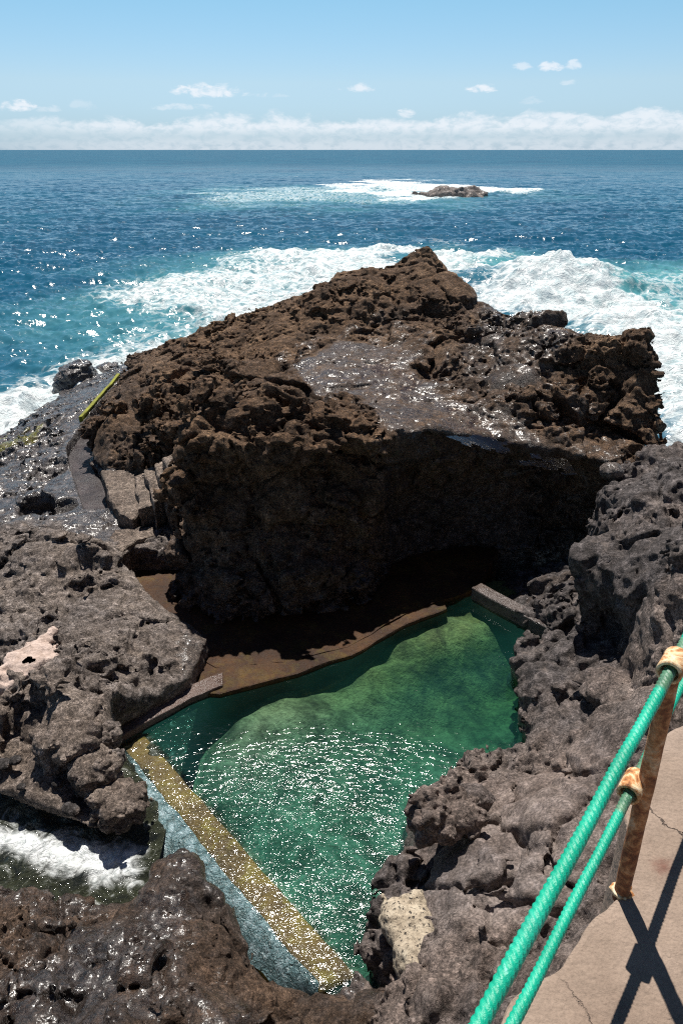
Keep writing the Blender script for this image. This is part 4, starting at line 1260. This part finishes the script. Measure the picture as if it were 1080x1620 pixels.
# twisted ropes
ro = M('green_rope')
q1 = ro.noise(9, 5, .6)
qc = ro.ramp(q1, [(.3, (.0, .30, .18)), (.55, (.002, .40, .25)), (.75, (.02, .48, .33))])
dm = ro.attr('worn')
qc = ro.mix(dm, qc, ro.ramp(ro.noise(40, 5), [(.3, (.05, .11, .06)), (.7, (.16, .24, .14))]))
qc = ro.mix(ro.mr(ro.noise(55, 4, .6), .62, .7, 0, .5), qc, (.25, .65, .55, 1))
qc = ro.mix(ro.mr(ro.noise(6, 6, .7), .5, .68, 0, .45), qc, (.02, .17, .11, 1))
qc = ro.mix(ro.mr(ro.noise(24, 6, .75), .6, .72, 0, .4), qc, (.12, .13, .09, 1))
ROPE = ro.done(ro.pbsdf(Base_Color=qc, Roughness=.42, Normal=ro.bump(ro.noise(300, 3, .6), .0012), Specular_IOR_Level=.5))


def rope(name, p0, fwd, back, R, label, sag=0.):
    a, b = p0 - d_rope * back, p0 + d_rope * fwd
    L = np.linalg.norm(b - a)
    n = int(L / .0035)
    seg, k, pitch = 40, 5, R * 5.2
    t = np.linspace(0, 1, n)
    ctr = a[None] + (b - a)[None] * t[:, None]
    ctr[:, 2] -= sag * 4 * np.clip((t * L - back) / fwd, 0, 1) * (1 - np.clip((t * L - back) / fwd, 0, 1))
    th = np.linspace(0, 2 * np.pi, seg, endpoint=False)
    ph = t * L / pitch * 2 * np.pi
    prof = np.abs(np.cos(k / 2 * (th[None] - ph[:, None]))) ** .8
    rad = R * (.80 + .24 * prof) * (1 + .07 * fbm(np.stack([t * L * 9, t * 0 + 3, t * 0], 1), 8, 3))[:, None]
    wv_ = np.stack([fbm(np.stack([t * L * 2.2, t * 0 + 9 * k_, t * 0], 1), 18 + k_, 3) for k_ in range(3)], 1)
    ctr = ctr + .006 * wv_ * sstep(.05, .2, np.abs(t * L - back))[:, None]
    u, v = side, np.array([0, 0, 1.0])
    Vv = ctr[:, None] + rad[:, :, None] * (np.cos(th)[None, :, None] * u + np.sin(th)[None, :, None] * v)
    ii, jj = np.meshgrid(np.arange(n - 1), np.arange(seg), indexing='ij')
    q = np.stack([ii * seg + jj, ii * seg + (jj + 1) % seg, (ii + 1) * seg + (jj + 1) % seg, (ii + 1) * seg + jj], -1).reshape(-1, 4)
    s_ = t * L - back
    worn = np.repeat(.85 * sstep(.115, .095, np.abs(s_)), seg)
    o = new_mesh(name, Vv.reshape(-1, 3), q, ROPE, {'worn': worn})
    return tag(o, label, 'rope', 'green ropes of the railing')


rope('rope', top_ring, 2.6, 2.2, .0132, 'thick green twisted rope threaded through the top ring of the rusty post', sag=.03)
rope('rope', low_ring, 2.6, 2.2, .0124, 'lower green twisted rope threaded through the middle ring of the rusty post', sag=.03)

# ================================================================== light, sky
SUN_EL, SUN_AZ = math.radians(63), math.radians(-6)      # azimuth from +Y towards +X
sd = (math.sin(SUN_AZ) * math.cos(SUN_EL), math.cos(SUN_AZ) * math.cos(SUN_EL), math.sin(SUN_EL))
sun = bpy.data.objects.new('sun', bpy.data.lights.new('sun', 'SUN'))
C.objects.link(sun)
sun.data.energy = 5.0
sun.data.angle = math.radians(.53)
sun.data.color = (1, .95, .88)
from mathutils import Vector
sun.rotation_euler = Vector(sd).to_track_quat('Z', 'Y').to_euler()
sun.location = (0, 0, 40)

wld = bpy.data.worlds.new('World')
S.world = wld
wld.use_nodes = True
m = M.__new__(M)
m.t = wld.node_tree
m.t.nodes.clear()
m._co = None
outw = m.n('OutputWorld')
sky = m.n('TexSky', sky_type='NISHITA', sun_disc=False, sun_elevation=SUN_EL, sun_rotation=SUN_AZ, air_density=1.0, dust_density=.4, ozone_density=2.2, altitude=10)
gen = m.n('TexCoord').outputs['Generated']
sxyz = m.n('SeparateXYZ', i={0: gen})
az = m.math('ARCTAN2', sxyz.outputs[0], sxyz.outputs[1])
el = m.math('ARCSINE', sxyz.outputs[2])
vec = m.n('CombineXYZ', i={0: az, 1: m.math('MULTIPLY', el, 2.2), 2: 3.7}).outputs[0]
n1 = m.noise(16, 9, .62, .3, vec=vec)
n2 = m.noise(60, 7, .62, .4, vec=vec)
band = m.math('MULTIPLY', m.mr(el, .012, .026), m.mr(el, .062, .040))
big = m.noise(3.2, 3, .5, vec=vec)
top = m.math('ADD', .031, m.math('MULTIPLY', m.math('SUBTRACT', n1, .42), .05))
top = m.math('ADD', top, m.math('MULTIPLY', m.mr(az, .02, .42), .009))
bank = m.math('MULTIPLY', m.mr(m.math('SUBTRACT', top, el), -.001, .007), m.math('ADD', m.mr(el, .013, .026, 0, .85), m.mr(el, .03, .0, 0, .62)))
bank = m.math('MULTIPLY', bank, m.mr(n2, .32, .58, .45, 1.))
bank = m.math('MULTIPLY', bank, m.mr(az, -.46, -.2, .35, .85))
cl = bank
for (px, py, wx, wy, dn) in [(328, 146, 50, 11, .9), (567, 141, 24, 7, .8), (760, 142, 22, 7, .95), (870, 108, 19, 8, .9), (826, 106, 16, 7, .6), (906, 105, 12, 8, .7), (30, 170, 26, 9, .9), (640, 182, 14, 8, .8), (290, 171, 40, 6, .5), (425, 152, 26, 4, .3), (900, 131, 14, 5, .4), (75, 173, 18, 6, .4), (840, 161, 16, 6, .25), (130, 168, 18, 8, .25)]:
    x, y, z = ray(px, py)
    a0, e0 = math.atan2(x, y), math.asin(z / math.sqrt(x * x + y * y + z * z))
    k = 1 / FPX
    da = m.math('DIVIDE', m.math('SUBTRACT', az, a0), wx * k)
    de = m.math('DIVIDE', m.math('SUBTRACT', el, e0), wy * k)
    # flat base: squash below
    de = m.math('MULTIPLY', de, m.mr(de, -.2, .2, 1.7, 1.))
    r2 = m.math('ADD', m.math('MULTIPLY', da, da), m.math('MULTIPLY', de, de))
    msk = m.mr(m.math('ADD', m.math('SUBTRACT', 1., r2), m.math('MULTIPLY', m.math('SUBTRACT', n2, .5), 5.0)), -.1, 1.2, 0, dn * .85)
    msk = m.math('MULTIPLY', msk, m.mr(r2, 1.7, .9))
    cl = m.math('MAXIMUM', cl, msk)
SKYK = .07
skc = m.mix(1., sky.outputs[0], m.ramp(m.math('MULTIPLY', el, 1.0, clamp=True), [(0, (.56, .86, 1.42)), (.07, (.88, 1.02, 1.2)), (.16, (.80, 1.10, 1.15)), (.4, (.36, .38, .44))]), 'MULTIPLY')
ccol = m.mix(n2, (8.6, 9.3, 10.2, 1), (10.3, 10.4, 10.7, 1))
fin = m.mix(cl, skc, ccol)
bg = m.n('Background', i={'Color': fin, 'Strength': SKYK})
m.t.links.new(bg.outputs[0], outw.inputs['Surface'])

# ------------------------------------------------------------------ render settings
S.view_settings.view_transform = 'Standard'
S.view_settings.look = 'None'
S.view_settings.exposure = .45
S.view_settings.gamma = 1
S.render.engine = 'CYCLES'
S.cycles.max_bounces = 6
S.cycles.diffuse_bounces = 3
S.cycles.glossy_bounces = 3
S.cycles.transparent_max_bounces = 8
S.cycles.use_denoising = False
S.cycles.pixel_filter_type = 'BLACKMAN_HARRIS'
S.cycles.filter_width = 1.2
S.cycles.sample_clamp_indirect = 4
